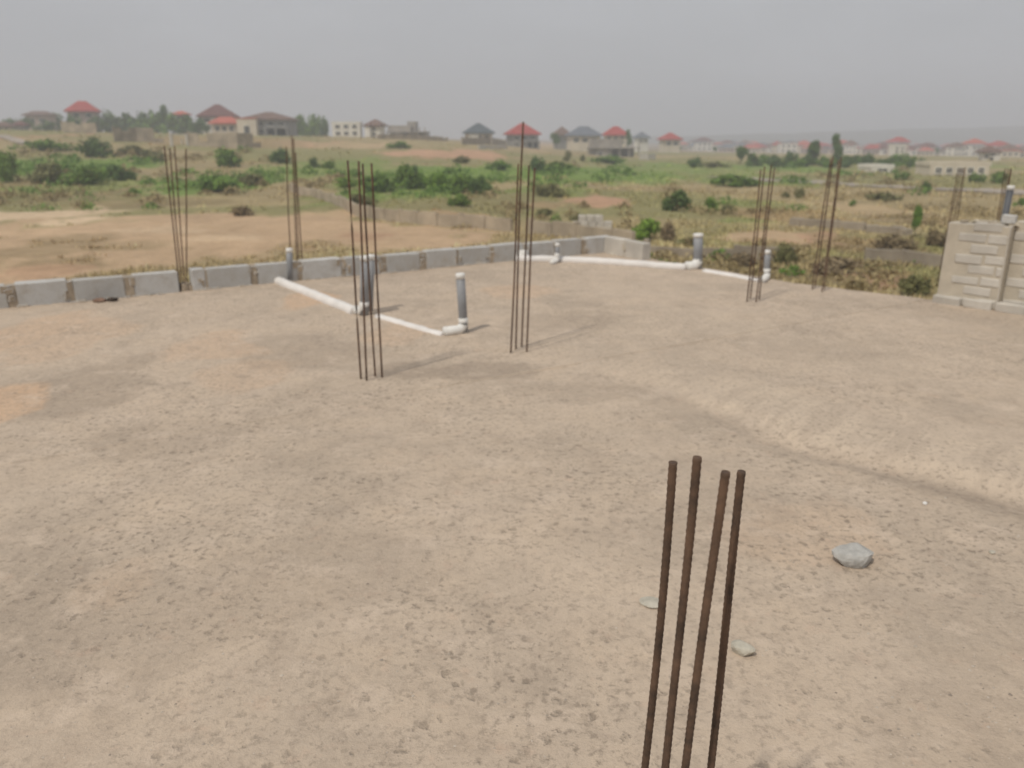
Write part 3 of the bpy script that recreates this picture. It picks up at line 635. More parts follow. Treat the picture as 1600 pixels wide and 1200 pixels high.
# ------------------------------------------------------------------ houses
def hip_roof(bm, w, d, z0, z1, over, ridge, mi=0, cx=0, cy=0, fascia=0.35):
    a = w / 2 + over; b = d / 2 + over; r = ridge / 2
    e = [bm.verts.new((cx + x, cy + y, z0)) for x, y in ((-a, -b), (a, -b), (a, b), (-a, b))]
    lo = [bm.verts.new((v.co.x, v.co.y, z0 - fascia)) for v in e]
    if ridge > 0.05:
        t = [bm.verts.new((cx - r, cy, z1)), bm.verts.new((cx + r, cy, z1))]
        fs = ((e[0], e[1], t[1], t[0]), (e[1], e[2], t[1]), (e[2], e[3], t[0], t[1]), (e[3], e[0], t[0]))
    else:
        t = [bm.verts.new((cx, cy, z1))]; fs = [(e[k], e[(k + 1) % 4], t[0]) for k in range(4)]
    for f in fs: bm.faces.new(f).material_index = mi
    for k in range(4): bm.faces.new((lo[k], lo[(k + 1) % 4], e[(k + 1) % 4], e[k])).material_index = mi
    bm.faces.new(lo[::-1]).material_index = mi
def window_part(parent, x, y, z, w, h, sill=True, kind='window'):
    bm = bmesh.new(); fr = .12
    for dx, sx, dz, sz_ in ((-w / 2 - fr / 2, fr, 0, h + 2 * fr), (w / 2 + fr / 2, fr, 0, h + 2 * fr), (0, w, h / 2 + fr / 2, fr), (0, w, -h / 2 - fr / 2, fr), (0, .06, 0, h)):
        box(bm, x + dx, y - .06, z + dz, sx, .14, sz_)
    f = obj(kind, bm, MAT['white'], parent)
    bm = bmesh.new(); box(bm, x, y - .012, z, w, .03, h); obj('pane', bm, MAT['shade'], f); return f
def house(label, px, roof_top, eave, base, roof_w_px, D, roof, wall, rz=0.0, ridge=.25, storeys=2, wins=2, depth=None, group=None, name='house', porch=False, gable=False, wing=None, over=.8):
    m = mpp(D); W = roof_w_px * m / (abs(math.cos(rz)) + .8 * abs(math.sin(rz))) - 2 * over; Dp = depth or W * .8
    q = atdist(px, base, D); gz = float(ground_z(q.x, D)); zb = min(q.z, gz) - .4; ze = atdist(px, eave, D).z; zt = atdist(px, roof_top, D).z
    root = thing(name, label, 'house', (q.x, D + Dp / 2, zb), rz, group); ze -= zb; zt -= zb
    bm = bmesh.new(); box(bm, 0, 0, ze / 2, W, Dp, ze); obj('wall', bm, MAT[wall], root)
    bm = bmesh.new(); hip_roof(bm, W, Dp, ze + .05 + .35, zt, over, W * ridge)
    if gable: hip_roof(bm, W * .36, 3.2, ze + .08 + .35, ze + (zt - ze) * .62, .3, 0.0, 0, -W * .22, -Dp / 2 - .2)
    obj('roof', bm, MAT[roof], root)
    vis = max(atdist(px, base, D).z, gz) - zb
    for s in range(storeys):
        fh = (ze - vis) / storeys; zc = vis + fh * (s + .55)
        for k in range(wins):
            x = (-.5 + (k + .5) / wins) * W * .86
            if porch and s == 0 and k >= wins / 2: continue
            window_part(root, x, -Dp / 2, zc, min(1.6, W / wins * .5), min(1.4, fh * .5))
    if wing:
        bm = bmesh.new(); wx = -W * .34; box(bm, wx, -Dp / 2 - 1.6, ze / 2 + .15, W * .40, 3.16, ze + .3); wn = obj('front_wing', bm, MAT[wing], root)
        bm = bmesh.new(); box(bm, wx, -Dp / 2 - 1.6, ze + .45, W * .42, 3.4, .3); obj('coping', bm, MAT['ro'], wn)
        window_part(root, wx, -Dp / 2 - 3.18, vis + (ze - vis) * .34, 1.3, 2.2)
    if porch:
        fh = (ze - vis) / storeys
        bm = bmesh.new(); pw = W * .5; px0 = W * .24
        box(bm, px0, -Dp / 2 - 1.3, vis + fh * storeys * .52, pw, 2.6, .3)
        for k in range(3): box(bm, px0 - pw / 2 + .25 + k * (pw - .5) / 2, -Dp / 2 - 2.4, vis + fh * storeys * .26 - .3, .35, .35, fh * storeys * .52 + .3)
        obj('porch', bm, MAT[wall], root)
        bm = bmesh.new(); box(bm, px0, -Dp / 2 - .02, vis + fh * .45, pw * .8, .06, fh * .8); obj('door', bm, MAT['shade'], root)
    if gable:
        bm = bmesh.new(); box(bm, -W * .22, -Dp / 2 - .9, ze * .5, W * .34, 1.76, ze - .02); obj('bay', bm, MAT['white' if wall == 'cream' else wall], root)
    return root
house('red hip-roofed house rising above dark trees on the rise', 125, 157, 175, 196, 60, 262, 'rr', 'pinkish', .35, .28, 2, 2, name='house')
house('pale house under a tall maroon hip roof behind the orange-roofed bungalow', 336, 162, 183, 203, 72, 252, 'rm', 'white', .25, .12, 2, 3, gable=False)
house('bungalow with bright orange-red roof in front of the maroon-roofed house', 350, 182, 194, 209, 50, 226, 'ro', 'cream', .1, .5, 1, 3)
house('wide pale two-storey house under a brown hip roof with shaded porch', 415, 174, 188, 213, 86, 222, 'rb', 'greyrender', .06, .15, 2, 4, porch=True, wing='cream')
house('small house with red-brown roof beside the white box house', 586, 186, 198, 214, 38, 232, 'rb', 'white', -.3, .15, 2, 1, gable=True)
house('cream house under a dark slate hip roof behind a long dark wall', 747, 192, 209, 222, 54, 245, 'rs', 'cream', .12, .12, 1, 3, gable=True)
house('grey house under a spreading red hip roof behind the tallest rebar', 816, 192, 211, 231, 60, 240, 'rr', 'greyrender', .2, .12, 2, 3, porch=True)
house('dull brown pyramid-roofed house between red and slate roofs', 878, 197, 212, 220, 34, 290, 'rb', 'greyrender', .3, .0, 1, 2)
house('cream house with broad blue-grey hip roof and pale yard wall', 913, 197, 213, 226, 58, 275, 'rg', 'cream', .05, .3, 1, 3)
house('cream house with bright red hip roof behind the concrete frame house', 963, 197, 212, 226, 47, 262, 'rr', 'cream', -.1, .2, 2, 3)
house('tiny house with blue-grey roof just past the red-roofed cream house', 1003, 206, 216, 224, 28, 330, 'rg', 'white', .3, .1, 1, 2)
house('cream house with red hip roof standing alone before the hazy town', 1048, 207, 219, 230, 38, 300, 'rr', 'cream', .2, .15, 1, 2)
house('brown-roofed house with white porch columns in the hazy town edge', 1546, 228, 239, 252, 34, 190, 'rb', 'white', -.15, .2, 1, 2, porch=True)
house('small white house at the picture edge below the dark trees', 4, 190, 199, 210, 34, 225, 'rb', 'white', .3, .3, 1, 2)
house('grey house with dull pinkish roof beside the small white house', 31, 189, 197, 208, 26, 235, 'rm', 'greyrender', .2, .3, 1, 2)
house('low house with long grey roof half hidden among the trees', 58, 173, 181, 198, 44, 285, 'rb', 'pinkish', .1, .6, 1, 2)
house('small white house with pale red roof in the trees on the rise', 282, 173, 180, 192, 28, 262, 'ro', 'white', .1, .3, 1, 1)

def flat_house(label, px0, px1, top, base, D, wall, storeys, wins, rz=0.0, depth=None, parapet=.5, shade=False, name='flat_roofed_house'):
    m = mpp(D); W = (px1 - px0) * m; Dp = depth or W * .7; px = (px0 + px1) / 2
    q = atdist(px, base, D); gz = float(ground_z(q.x, D)); zb = min(q.z, gz) - .4; H_ = atdist(px, top, D).z - zb; vis = max(q.z, gz) - zb
    root = thing(name, label, 'house', (q.x, D + Dp / 2, zb), rz)
    bm = bmesh.new(); box(bm, 0, 0, (H_ - parapet) / 2, W, Dp, H_ - parapet); obj('wall', bm, MAT[wall], root)
    bm = bmesh.new(); z = H_ - parapet / 2
    for a in ((0, -Dp / 2 + .1, W + .3, .25), (0, Dp / 2 - .1, W + .3, .25)): box(bm, a[0], a[1], z, a[2], a[3], parapet)
    for sx in (-1, 1): box(bm, sx * (W / 2 + .02), 0, z, .24, Dp - .46, parapet)
    obj('parapet', bm, MAT[wall], root)
    for s in range(storeys):
        fh = (H_ - parapet - vis) / storeys
        for k in range(wins): window_part(root, (-.5 + (k + .5) / wins) * W * .9, -Dp / 2, vis + fh * (s + .55), min(1.5, W / wins * .45), min(1.5, fh * .5))
    return root
flat_house('white flat-roofed two-storey box house with small dark windows', 519, 562, 190, 216, 230, 'white', 2, 3, .08)
flat_house('pale flat-roofed block house at the road bend with window holes', 1455, 1545, 253, 277, 112, 'cream', 1, 5, -.08, 5)
flat_house('small pale flat-roofed hut in front of the green tree belt', 1358, 1394, 257, 271, 125, 'white', 1, 1, .1, 4)
flat_house('bright white flat-roofed house above the tree belt', 1394, 1414, 226, 240, 260, 'white', 2, 2, .1)
def frame_house(label, px0, px1, top, mid, base, D, rz=0, tower=None, name='unfinished_house', floors=2):
    m = mpp(D); W = (px1 - px0) * m; Dp = W * .55; px = (px0 + px1) / 2; q = atdist(px, base, D); gz = float(ground_z(q.x, D)); zb = min(q.z, gz) - .3
    zt = atdist(px, top, D).z - zb; zm = atdist(px, mid, D).z - zb; root = thing(name, label, 'unfinished house', (q.x, D + Dp / 2, zb), rz)
    def slab(z, ov): bm = bmesh.new(); box(bm, 0, 0, z, W + ov, Dp + ov, .28); obj('floor_slab', bm, MAT['rawconc'], root)
    slab(zm, .5)
    bm = bmesh.new()
    for k in range(6):
        for y in (-1, 1): box(bm, (-.5 + k / 5) * (W - .4), y * (Dp / 2 - .2), zm / 2 - .07, .32, .32, zm - .15)
    obj('ground_columns', bm, MAT['rawconc'], root)
    bm = bmesh.new(); box(bm, 0, Dp / 2 - .9, zm / 2 - .08, W - .9, .2, zm - .17); box(bm, -W * .28, -Dp / 2 + .5, zm / 2 - .08, W * .30, .2, zm - .17); obj('ground_wall', bm, MAT['rawconc'], root)
    window_part(root, -W * .3, -Dp / 2 + .4, zm * .55, 1.2, 1.3)
    up = zt - zm - .14
    bm = bmesh.new(); box(bm, -W * .18, -Dp / 2 + .35, zm + .14 + up / 2, W * .6, .2, up); box(bm, -W * .48 + .1, .2, zm + .14 + up / 2, .2, Dp - 1.0, up); box(bm, W * .12 + .1, .2, zm + .14 + up / 2, .2, Dp - 1.0, up * .96); obj('upper_wall', bm, MAT['rawconc'], root)
    bm = bmesh.new()
    for k in range(3): box(bm, W * (.22 + .13 * k), -Dp / 2 + .3, zm + .14 + up * .35, .3, .3, up * .7)
    obj('upper_columns', bm, MAT['rawconc'], root)
    if tower:
        bm = bmesh.new(); tx, tw, th = tower; box(bm, tx * W, 0, th * zt / 2, tw * W, Dp * .5, th * zt); obj('stair_tower', bm, MAT['rawconc'], root)
    return root
frame_house('unfinished two-storey concrete frame house with dark open ground floor', 922, 998, 217, 231, 249, 222, .06)
frame_house('grey unfinished house with a taller stair tower beside a small red-brown roof', 606, 667, 196, 206, 217, 245, -.1, (.12, .22, 1.28))
bm = bmesh.new(); p = onground(281, 229); gs = 30 * mpp(p.y) / 6.4
for dx in (-2.6, 2.6): box(bm, dx, 0, 1.8, .8, .8, 3.6)
box(bm, 0, .0, 3.72, 6.4, .9, .24); box(bm, .9, 0, 1.2, .3, .5, 2.4)
o = obj('gate_frame', bm, MAT['block_pale']); o.location = p; o.scale = (gs, gs, gs); tag(o, 'pale unfinished gate frame in the grey compound wall on the rise', 'gate')
for (px, py, w_, h_, lab) in ((98, 203, 16, 9, 'white broken wall pieces of an unfinished plot below the trees'), (188, 218, 8, 9, 'small white pillar stump at the end of the stained wall'), (228, 213, 7, 6, 'small pale water tank behind the stained wall')):
    p = onground(px, py + 1); m = mpp(p.y); bm = bmesh.new()
    if 'tank' in lab: tube(bm, [(0, 0, 0), (0, 0, h_ * m * .8), (0, 0, h_ * m)], [w_ * m / 2, w_ * m / 2, w_ * m * .25], 14)
    elif 'stump' in lab: box(bm, 0, 0, h_ * m / 2, w_ * m * .6, .6, h_ * m); box(bm, 0, 0, h_ * m + .15, w_ * m * .8, .8, .28)
    else:
        for k in range(3): box(bm, (k - 1) * w_ * m * .36, 0, h_ * m * (.5 - .08 * (k % 2)) - .1, w_ * m * .22, .3, h_ * m * (1 - .16 * (k % 2)))
        box(bm, 0, .05, .5, w_ * m, .3, 1.0)
    o = obj('water_tank' if 'tank' in lab else 'ruined_wall', bm, MAT['white'], None); o.location = p; tag(o, lab, 'tank' if 'tank' in lab else 'wall')
bm = bmesh.new(); p = onground(925, 359)
for k in range(5): box(bm, (k - 2) * .46, 0, .22, .43, .4, .44, 0, 0, .02)
for k in range(3): box(bm, (k - 1) * .47 - .1, .02, .62, .44, .38, .36, 0, 0, .02)
bmesh.ops.bevel(bm, geom=list(bm.edges), offset=.02, segments=1, affect='EDGES')
o = obj('block_stack', bm, MAT['block_pale']); o.location = p; tag(o, 'pale stack of blocks left in the field behind the far slab corner', 'block stack')

# ------------------------------------------------------------------ the far town
TOWN_ROOF = ['rr', 'rb', 'ro', 'rm', 'rg', 'rawconc']; TOWN_WALL = ['cream', 'white', 'pinkish', 'cream', 'white']
ADJ = dict(rr='red', rb='brown', ro='orange', rm='maroon', rg='blue-grey', rawconc='flat grey'); WADJ = dict(cream='cream', white='white', pinkish='pinkish', greyrender='grey')
proto = {}
def town_mesh(r, wl, two):
    if (r, wl, two) in proto: return proto[(r, wl, two)]
    bm = bmesh.new(); h = 6.2 if two else 3.4; box(bm, 0, 0, h / 2 - .5, 10, 8, h + 1, 0, 0)
    if r == 'rawconc':
        box(bm, 0, 0, h + .75, 10.8, 8.8, .5, 0, 1)
    else: hip_roof(bm, 10, 8, h + .9, h + 3.3, .8, 2.5, 1)
    for s in range(2 if two else 1):
        for k in (-1, 0, 1): box(bm, k * 3.1, -4.0, 1.7 + 2.9 * s, 1.3, .1, 1.3, 0, 2)
        for k in (-1, 1): box(bm, 5.0 * k, 0, 1.7 + 2.9 * s, .1, 1.3, 1.3, 0, 2)
    o = obj('town_house', bm, [MAT[wl], MAT[r], MAT['shade']]); proto[(r, wl, two)] = o; return o
used = set(); cells = []
rt = random.Random(11)
for i in range(1100):
    px = rt.uniform(1040, 1650); k = rt.random()
    near_ = np.interp(px, [1040, 1150, 1350, 1600], [540, 440, 350, 310]); D = near_ + (900 - near_) * k ** 1.3
    x = (px - 800) / FPX * math.cos(PITCH) * D
    if any(abs(x - a) < 9 and abs(D - b) < 15 for a, b in cells): continue
    cells.append((x, D)); r = rt.choice(TOWN_ROOF); wl = rt.choice(TOWN_WALL); two = rt.random() < .4
    src = town_mesh(r, wl, two); o = src if (r, wl, two) not in used else src.copy()
    if (r, wl, two) in used: COL.objects.link(o)
    used.add((r, wl, two)); s = rt.uniform(.5, .78)
    o.location = (x, D, float(ground_z(x, D))); o.rotation_euler = (0, 0, rt.uniform(-.5, .5)); o.scale = (s * rt.uniform(.85, 1.3), s, s * rt.uniform(.9, 1.1))
    tag(o, f"{'two-storey' if two else 'single-storey'} {WADJ[wl]} house with {ADJ[r]} roof in the hazy far town", 'house', f"far town, {'two-storey' if two else 'single-storey'} {WADJ[wl]} houses with {ADJ[r]} roofs")
rt = random.Random(12)

# ------------------------------------------------------------------ trees and bushes
def leaves_np(n, blobs, size, seed):
    g = np.random.default_rng(seed); B = np.array(blobs); vol = np.prod(B[:, 3:6], 1); pr = vol ** .75 / (vol ** .75).sum()
    k = g.choice(len(B), n, p=pr); d = g.normal(size=(n, 3)); d /= np.linalg.norm(d, axis=1)[:, None]; r = g.random(n) ** .40
    r = r * (1 + .16 * np.sin(d[:, 0] * 5 + k) * np.cos(d[:, 1] * 4 + d[:, 2] * 6))
    C = B[k, :3] + d * r[:, None] * B[k, 3:6]; C[:, 2] = np.maximum(C[:, 2], .04)
    nrm = d * .8 + g.normal(size=(n, 3)) * .7 + np.array((0, 0, .35)); nrm /= np.linalg.norm(nrm, axis=1)[:, None]
    a = np.cross(nrm, g.normal(size=(n, 3))); a /= np.linalg.norm(a, axis=1)[:, None]; b = np.cross(nrm, a)
    s = size * g.uniform(.6, 1.3, n)[:, None]
    V = np.stack([C - a * s, C - b * s * .55, C + a * s, C + b * s * .55], 1).reshape(-1, 3); F = np.arange(n * 4).reshape(n, 4); return V, F
def crown_blobs(kind, seed):
    r = random.Random(seed); out = []
    if kind == 'bush':
        for _ in range(r.randint(6, 9)):
            a = r.random() * 6.28; q = r.uniform(0, .62); s = r.uniform(.25, .46); out.append((math.cos(a) * q, math.sin(a) * q, r.uniform(.18, .66) * (1 - q * .5), s, s, s * .8))
    elif kind == 'tree':
        for _ in range(r.randint(8, 12)):
            a = r.random() * 6.28; q = r.uniform(0, .62); s = r.uniform(.22, .42); out.append((math.cos(a) * q, math.sin(a) * q, r.uniform(.42, .86), s, s, s * .55))
    else:                                                             # slender
        for k in range(7):
            z = .22 + .11 * k; s = r.uniform(.42, .6) * (1 - .02 * k); out.append((r.uniform(-.3, .3), r.uniform(-.3, .3), z, s, s, .12))
    return out
crowns = {}
def plant(label, cat, px, base, w_px, h_px, kind, mat, seed=0, n=900, group=None, name='bush', D=None):
    if D is None: p = onground(px, base)
    else:
        q = atdist(px, base, D); p = Vector((q.x, D, float(ground_z(q.x, D))))
        h_px = h_px + max(0, (q.z - p.z) / mpp(D))
    m = mpp((p.y * math.cos(PITCH) - (p.z - CAM_H) * math.sin(PITCH)) / math.cos(PITCH)); W, H_ = w_px * m, h_px * m
    key = (kind, seed % 5, n, mat)
    if key not in crowns:
        size = (.085 if kind == 'bush' else .075) * (900 / n) ** .33
        V, F = leaves_np(n, crown_blobs(kind, seed % 5 + 10 * len(kind)), size, seed)
        c = np_mesh('crown', V, F, MAT[mat], None, False)
        bm = bmesh.new(); r = random.Random(seed); th = .05 if kind != 'bush' else .035
        if kind == 'bush':
            for k in range(5): a = k * 1.3 + seed; tube(bm, [(0, 0, -.1), (math.cos(a) * .15, math.sin(a) * .15, .2), (math.cos(a) * .38, math.sin(a) * .38, .55)], [th, th * .7, th * .25], 5)
        else:
            tube(bm, [(0, 0, -.1), (.02, .01, .2), (-.02, 0, .45), (.02, .02, .75)], [th, th * .8, th * .6, th * .2], 7)
            for k in range(6): a = k * 1.1 + seed; z = .3 + .06 * k; tube(bm, [(0, 0, z), (math.cos(a) * .2, math.sin(a) * .2, z + .12), (math.cos(a) * .45, math.sin(a) * .45, z + .2)], [th * .5, th * .35, th * .12], 5)
        t = obj('stems' if kind == 'bush' else 'trunk', bm, MAT['bark']); crowns[key] = (c, t); first = True
    else:
        c, t = crowns[key]; c, t = c.copy(), t.copy(); COL.objects.link(c); COL.objects.link(t)
    root = thing(name, label, cat, p - Vector((0, 0, .02)), random.Random(seed * 31 + int(px)).random() * 6.28, group)
    c.parent = root; t.parent = root
    root.scale = (W / 2 * .95, W / 2 * .95, H_)
    return root
G = 'bushes in the open field'
BUSH = [
 (8, 284, 44, 50, 'leaf_green', 'tall green bush cut off by the picture edge', 3), (82, 286, 62, 36, 'leaf_olive', 'olive bush in the green hollow beside the edge bush', 4),
 (135, 290, 60, 32, 'leaf_green', 'broad green bush behind the sandy yard, joined to the olive bush', 1), (186, 282, 54, 28, 'leaf_dark', 'dark green low bush at the end of the green hollow', 2),
 (150, 246, 50, 34, 'leaf_dark', 'darkest round bush before the stained compound wall', 0), (75, 236, 60, 18, 'leaf_green', 'low green bush below the small white house', 1), (205, 242, 60, 18, 'leaf_olive', 'dull olive bush between the darkest bush and the first rebar bundle', 2), (235, 252, 50, 18, 'leaf_olive', 'olive bush just before the first rebar bundle', 3),
 (352, 262, 50, 32, 'leaf_green', 'round green bush below the grey compound wall', 4), (440, 256, 36, 26, 'leaf_dark', 'small dark bush behind the second rebar bundle', 0), (330, 300, 84, 28, 'leaf_green', 'wide bright weed bush beside the first rebar bundle', 1),
 (396, 292, 56, 24, 'leaf_olive', 'olive scrub bush before the sandy yard between two rebar bundles', 2), (492, 263, 18, 18, 'leaf_dark', 'tiny dark bush past the second rebar bundle', 3), (516, 264, 28, 14, 'leaf_green', 'tiny green bush beside the tiny dark one', 4),
 (590, 300, 60, 34, 'leaf_green', 'green bush behind the twin-pipe rebar bundle', 0), (542, 292, 50, 18, 'leaf_bright', 'bright low weed bush where the pale boundary wall begins', 1), (640, 296, 56, 42, 'leaf_green', 'tall green bush in the middle of the green clump', 2),
 (648, 286, 24, 30, 'leaf_dark', 'dark bush poking from the green clump', 3), (686, 298, 54, 32, 'leaf_bright', 'bright green bush in the green clump', 4), (722, 302, 56, 34, 'leaf_green', 'green bush near the end of the clump', 0), (752, 304, 32, 30, 'leaf_dark', 'dark round bush ending the green clump', 1), (718, 322, 44, 22, 'leaf_green', 'low green bush in front of the clump, touching the dry grass', 2),
 (625, 232, 40, 12, 'leaf_green', 'flat green bush before the grey unfinished house', 3), (722, 255, 38, 12, 'leaf_olive', 'olive bush on the red earth strip', 4), (780, 266, 40, 18, 'leaf_green', 'small green bush just past the red earth strip', 0), (836, 268, 34, 24, 'leaf_dark', 'dark bush right behind the tallest rebar', 1), (870, 270, 60, 20, 'leaf_green', 'green bush before the slate-grey roofs', 2), (886, 252, 16, 18, 'leaf_olive', 'small olive shrub under the blue-grey roof', 3), (911, 252, 12, 12, 'leaf_olive', 'smallest olive shrub before the concrete frame house', 4),
 (952, 256, 60, 14, 'leaf_green', 'low green bush at the foot of the concrete frame house', 0), (862, 308, 50, 22, 'leaf_olive', 'olive bush beside the pink earth patch', 1), (1056, 330, 46, 40, 'leaf_dark', 'big dark bush alone in the dry field', 2), (1110, 332, 26, 26, 'leaf_green', 'smaller green bush beside the big dark bush', 3), (1136, 334, 34, 16, 'leaf_olive', 'low olive bush beyond the smaller green bush', 4),
 (1086, 262, 28, 18, 'leaf_dark', 'dark bush near the pale low wall of the town edge', 0), (1118, 262, 40, 10, 'leaf_olive', 'flat olive bush beside the town-edge dark bush', 1), (1150, 292, 76, 22, 'leaf_green', 'long green bush before the dirt road start', 2), (1008, 374, 52, 36, 'leaf_bright', 'bright green bush behind the far slab corner', 3), (1044, 378, 30, 34, 'leaf_brown', 'dry brown bush next to the bright green one', 4),
 (1380, 314, 52, 16, 'leaf_olive', 'low bush just below the dirt road', 0), (1252, 310, 20, 18, 'leaf_olive', 'upright olive bush below the dirt road between rebar bundles', 1), (1228, 310, 14, 12, 'leaf_olive', 'tiny olive bush beside the stirruped rebar tops', 2), (1332, 322, 14, 10, 'leaf_green', 'tiny green bush in dry grass below the road', 3), (1222, 412, 44, 36, 'leaf_olive', 'dusky bush behind the edge pipe stub', 4),
 (1445, 302, 18, 22, 'leaf_dark', 'dark bush at the roadside above the small tree', 0), (1520, 286, 34, 16, 'leaf_green', 'green bush in front of the pale block house', 1), (1560, 286, 36, 22, 'leaf_green', 'green bush beside the dark pipe top', 2), (1596, 322, 22, 14, 'leaf_green', 'green bush at the picture edge beyond the waist-high wall', 3), (1412, 282, 30, 14, 'leaf_green', 'green bush beside the small pale hut', 4),
 (1395, 395, 60, 34, 'leaf_brown', 'dry brown scrub bush below the small tree', 0), (1455, 385, 44, 30, 'leaf_brown', 'brown scrub bush against the waist-high wall end', 1), (1430, 462, 60, 40, 'leaf_olive', 'olive weed bush right under the slab edge by the wall', 2), (1300, 425, 90, 26, 'leaf_brown', 'wide dry scrub bush below the free slab edge', 3), (1160, 415, 60, 22, 'leaf_brown', 'dry scrub bush at the grey wall stretch', 4), (1080, 384, 50, 16, 'leaf_olive', 'low olive scrub behind the thick pipe stub', 0),
 (905, 345, 26, 12, 'leaf_olive', 'small olive bush beside the block stack', 1), (850, 338, 40, 14, 'leaf_olive', 'olive scrub behind the pale boundary wall near the tallest rebar', 2), (560, 322, 50, 20, 'leaf_olive', 'olive scrub in front of the pale boundary wall', 3), (655, 346, 16, 18, 'leaf_brown', 'thin dry bush growing at the pale boundary wall', 4), (380, 338, 40, 18, 'leaf_brown', 'dry brown bush at the edge of the sandy yard', 0)]
for px, by, w_, h_, mt, lab, sd_ in BUSH:
    plant(lab, 'bush', px, by, w_ * 1.4, h_ * 1.08, 'bush', mt, sd_, 1500 if w_ * h_ > 900 else 700, G)
plant('small slim tree alone in the dry field near the waist-high wall', 'tree', 1428, 372, 34, 52, 'tree', 'leaf_green', 2, 1500, None, 'tree')
TR_ = [(1157, 256, 32, 28, 'leaf_dark', 'round dark tree at the near end of the green tree belt', 0, 'tree'), (1306, 258, 30, 47, 'leaf_dark', 'tall narrow dark tree behind the free-edge rebar', 1, 'slim'), (1270, 258, 46, 38, 'leaf_dark', 'broad dark tree standing above the green belt', 2, 'tree'), (256, 194, 28, 28, 'leaf_dark', 'round dark tree crown rising above the hill trees', 3, 'tree')]
for px, by, w_, h_, mt, lab, sd_, kd in TR_: plant(lab, 'tree', px, by, w_, h_, kd, mt, sd_, 1500, 'field trees', 'tree', None if px > 1000 else 262)
rt = random.Random(5); LT = 'one of the hazy green trees in the belt before the far town'
for px in range(1175, 1450, 14):
    plant(LT, 'tree', px + rt.uniform(-5, 5), 258 + rt.uniform(-4, 4) + (px - 1175) * .012, rt.uniform(30, 46), rt.uniform(15, 24), 'bush', rt.choice(('leaf_dark', 'leaf_green')), rt.randint(0, 4), 700, 'tree belt before the far town', 'tree')
LT = 'one of the dark trees massed behind the houses on the rise'
for px, by, w_, h_, D in [(62, 196, 50, 16, 300), (90, 198, 40, 18, 300), (112, 200, 36, 16, 255), (150, 200, 40, 18, 258), (172, 200, 44, 24, 270), (198, 202, 44, 24, 268), (222, 202, 40, 22, 268), (242, 204, 40, 24, 262), (270, 206, 40, 24, 258), (292, 207, 40, 26, 250), (312, 208, 30, 22, 246), (40, 204, 34, 16, 260), (76, 206, 36, 14, 250), (20, 196, 40, 10, 300), (470, 208, 28, 22, 268), (490, 208, 32, 24, 272), (508, 208, 26, 20, 266), (472, 207, 30, 22, 285)]:
    plant(LT, 'tree', px, by, w_ * 1.35, h_ * 1.4, 'bush', rt.choice(('leaf_dark', 'leaf_dark', 'leaf_green')), rt.randint(0, 4), 700, 'trees behind the houses on the rise', 'tree', D)
LT = 'one of the small hazy trees between the far town houses'
for k in range(40):
    px = rt.uniform(1040, 1620); D = rt.uniform(330, 900)
    plant(LT, 'tree', px, 240, rt.uniform(7, 12) * 330 / D * 1.3, rt.uniform(5, 9) * 330 / D * 1.3, 'tree', 'leaf_dark', rt.randint(0, 4), 700, 'small trees among the far town', 'tree', D)
for px, by, w_, h_, lab in ((870, 219, 26, 10, 'dark tree under the brown pyramid roof'), (983, 220, 14, 16, 'dark tree at the side of the bright red roof'), (760, 214, 18, 8, 'dark tree beside the slate-roofed house')):
    plant(lab, 'tree', px, by, w_, h_, 'tree', 'leaf_dark', 1, 700, 'trees beside the field houses', 'tree', 255)

# ------------------------------------------------------------------ grass
def grass_build():
    g = np.random.default_rng(3); n = 26000
    py = g.uniform(246, 470, n); D = np.clip(5.0 / np.tan(np.maximum(PITCH - np.arctan((600 - py) / FPX), .012)), 14, 230); D = D * g.uniform(.85, 1.15, n)
    px = g.uniform(-60, 1660, n); x = (px - 800) / FPX * math.cos(PITCH) * D; y = D
    c = ground_color(x, y); sandy = (c[:, 0] > .30) & (c[:, 0] > 1.35 * c[:, 1])
    cl = fbm(x * .11, y * .11 + 4, 3); keep = (c[:, 0] < .42) & (g.random(n) < np.where(sandy, .012, .8)) & (g.random(n) < smooth(.36, .58, cl) + .12)
    x, y, c, D = x[keep], y[keep], c[keep], D[keep]; n = len(x); z = ground_z(x, y); hgt = g.uniform(.12, .45, n) * (.6 + .8 * fbm(x * .3, y * .3, 2)) * np.clip(D / 90, .6, 1.2)
    K = 7; a = g.random((n, K)) * 6.28; ln = g.uniform(.3, 1, (n, K)); off = g.normal(size=(n, K, 2)) * .16
    bx = x[:, None] + off[..., 0]; by = y[:, None] + off[..., 1]; bw = .03 + .0006 * D[:, None]
    dx, dy = np.cos(a), np.sin(a); h = hgt[:, None] * ln
    p0 = np.stack([bx - dy * bw, by + dx * bw, np.broadcast_to(z[:, None] - .03, bx.shape)], -1); p1 = np.stack([bx + dy * bw, by - dx * bw, np.broadcast_to(z[:, None] - .03, bx.shape)], -1)
    p2 = np.stack([bx + dx * h * .5, by + dy * h * .5, z[:, None] + h], -1)
    V = np.stack([p0, p1, p2], 2).reshape(-1, 3); F = np.arange(len(V)).reshape(-1, 3)
    t = np.clip(c[:, None, :] * g.uniform(1.05, 1.9, (n, K, 1)) + np.array((.02, .015, 0)) * g.normal(size=(n, K, 1)), .01, .6)
    t = np.repeat(t.reshape(-1, 3), 3, 0); at = np.concatenate([t, np.ones((len(t), 1))], 1)
    m = M('field_grass_blades', 0.8); vc = m.n('ShaderNodeVertexColor', layer_name='tint'); m.color(vc.outputs[0])
    o = np_mesh('field_grass', V, F, m.m, at, False); tag(o, 'dry and green grass tufts all over the field', 'grass', None, 'stuff')
grass_build()

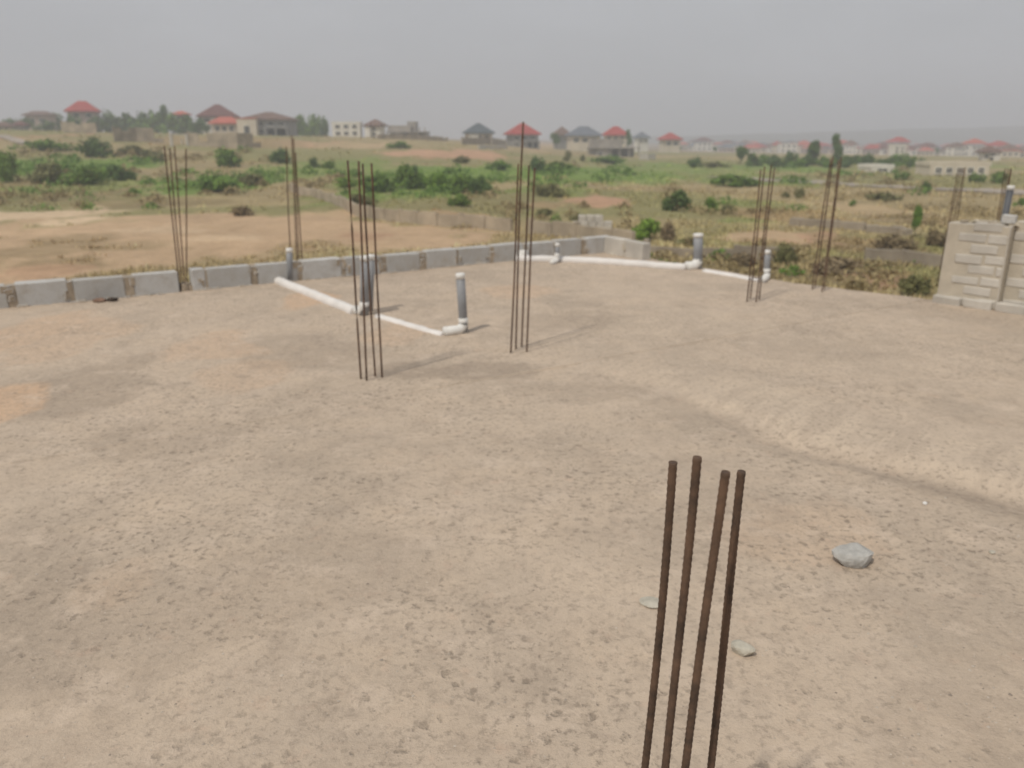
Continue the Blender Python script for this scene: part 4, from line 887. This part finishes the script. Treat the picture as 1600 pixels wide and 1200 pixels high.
def weeds_build():
    g = np.random.default_rng(8); Vs = []; Fs = []; Cs = []; k = 0; spots = []
    for px0, px1, y0, y1, n in ((0, 240, 250, 305, 70), (230, 420, 268, 306, 46), (520, 780, 268, 316, 80), (1040, 1250, 300, 345, 26), (1000, 1460, 385, 460, 70), (1180, 1460, 262, 300, 36), (820, 1000, 262, 300, 34), (20, 420, 232, 256, 40), (1250, 1600, 300, 390, 40), (0, 260, 300, 330, 40), (600, 1000, 320, 362, 30), (420, 560, 270, 300, 18)):
        for _ in range(int(n * .5)): spots.append((g.uniform(px0, px1), g.uniform(y0, y1)))
    for px, py in spots:
        p = onground(px, py); nn = 70; r0 = g.uniform(.5, 1.5) * np.clip(p.y / 70, .6, 1.5); hh = g.uniform(.35, .9) * np.clip(p.y / 70, .6, 1.4)
        base = ground_color(np.array([[p.x]]), np.array([[p.y]]))[0, 0]
        d = g.normal(size=(nn, 2)) * r0 * .5; z = g.random(nn) ** .8 * hh * np.exp(-(d ** 2).sum(1) / r0 ** 2); s = g.uniform(.08, .2, nn)[:, None] * np.clip(p.y / 70, .7, 1.6)
        C = np.stack([p.x + d[:, 0], p.y + d[:, 1], p.z + .03 + z], 1); a = g.normal(size=(nn, 3)); a /= np.linalg.norm(a, axis=1)[:, None]; b = np.cross(a, g.normal(size=(nn, 3))); b /= np.linalg.norm(b, axis=1)[:, None]
        Vs.append(np.stack([C - a * s, C - b * s * .5, C + a * s, C + b * s * .5], 1).reshape(-1, 3)); Fs.append(np.arange(nn * 4).reshape(nn, 4) + k); k += nn * 4
        tint = np.array((0.11, 0.19, 0.035)) if base[1] > base[0] * .95 or g.random() < .15 else np.array((0.27, 0.215, 0.11))
        Cs.append(np.repeat(tint * g.uniform(.8, 1.6, (nn, 1)), 4, 0))
    V = np.concatenate(Vs); c = np.concatenate(Cs); at = np.concatenate([c, np.ones((len(c), 1))], 1)
    m = M('weed_leaves', 0.8); vc = m.n('ShaderNodeVertexColor', layer_name='tint'); m.color(vc.outputs[0])
    o = np_mesh('weeds', V, np.concatenate(Fs), m.m, at, False); tag(o, 'low green and brown weeds between the field bushes', 'weeds', None, 'stuff')
weeds_build()

# ------------------------------------------------------------------ the dusty air
bm = bmesh.new(); box(bm, 0, 0, 30, 9000, 9000, 92)
hm = bpy.data.materials.new('dusty_air'); hm.use_nodes = True; t_ = hm.node_tree; t_.nodes.clear()
out = t_.nodes.new('ShaderNodeOutputMaterial'); pv = t_.nodes.new('ShaderNodeVolumePrincipled')
pv.inputs['Density'].default_value = 0.0014; pv.inputs['Color'].default_value = (0.80, 0.835, 0.91, 1); pv.inputs['Anisotropy'].default_value = 0.0
t_.links.new(pv.outputs[0], out.inputs['Volume'])
o = obj('haze', bm, hm); o['kind'] = 'stuff'; o['label'] = 'dusty grey haze over the whole plain'
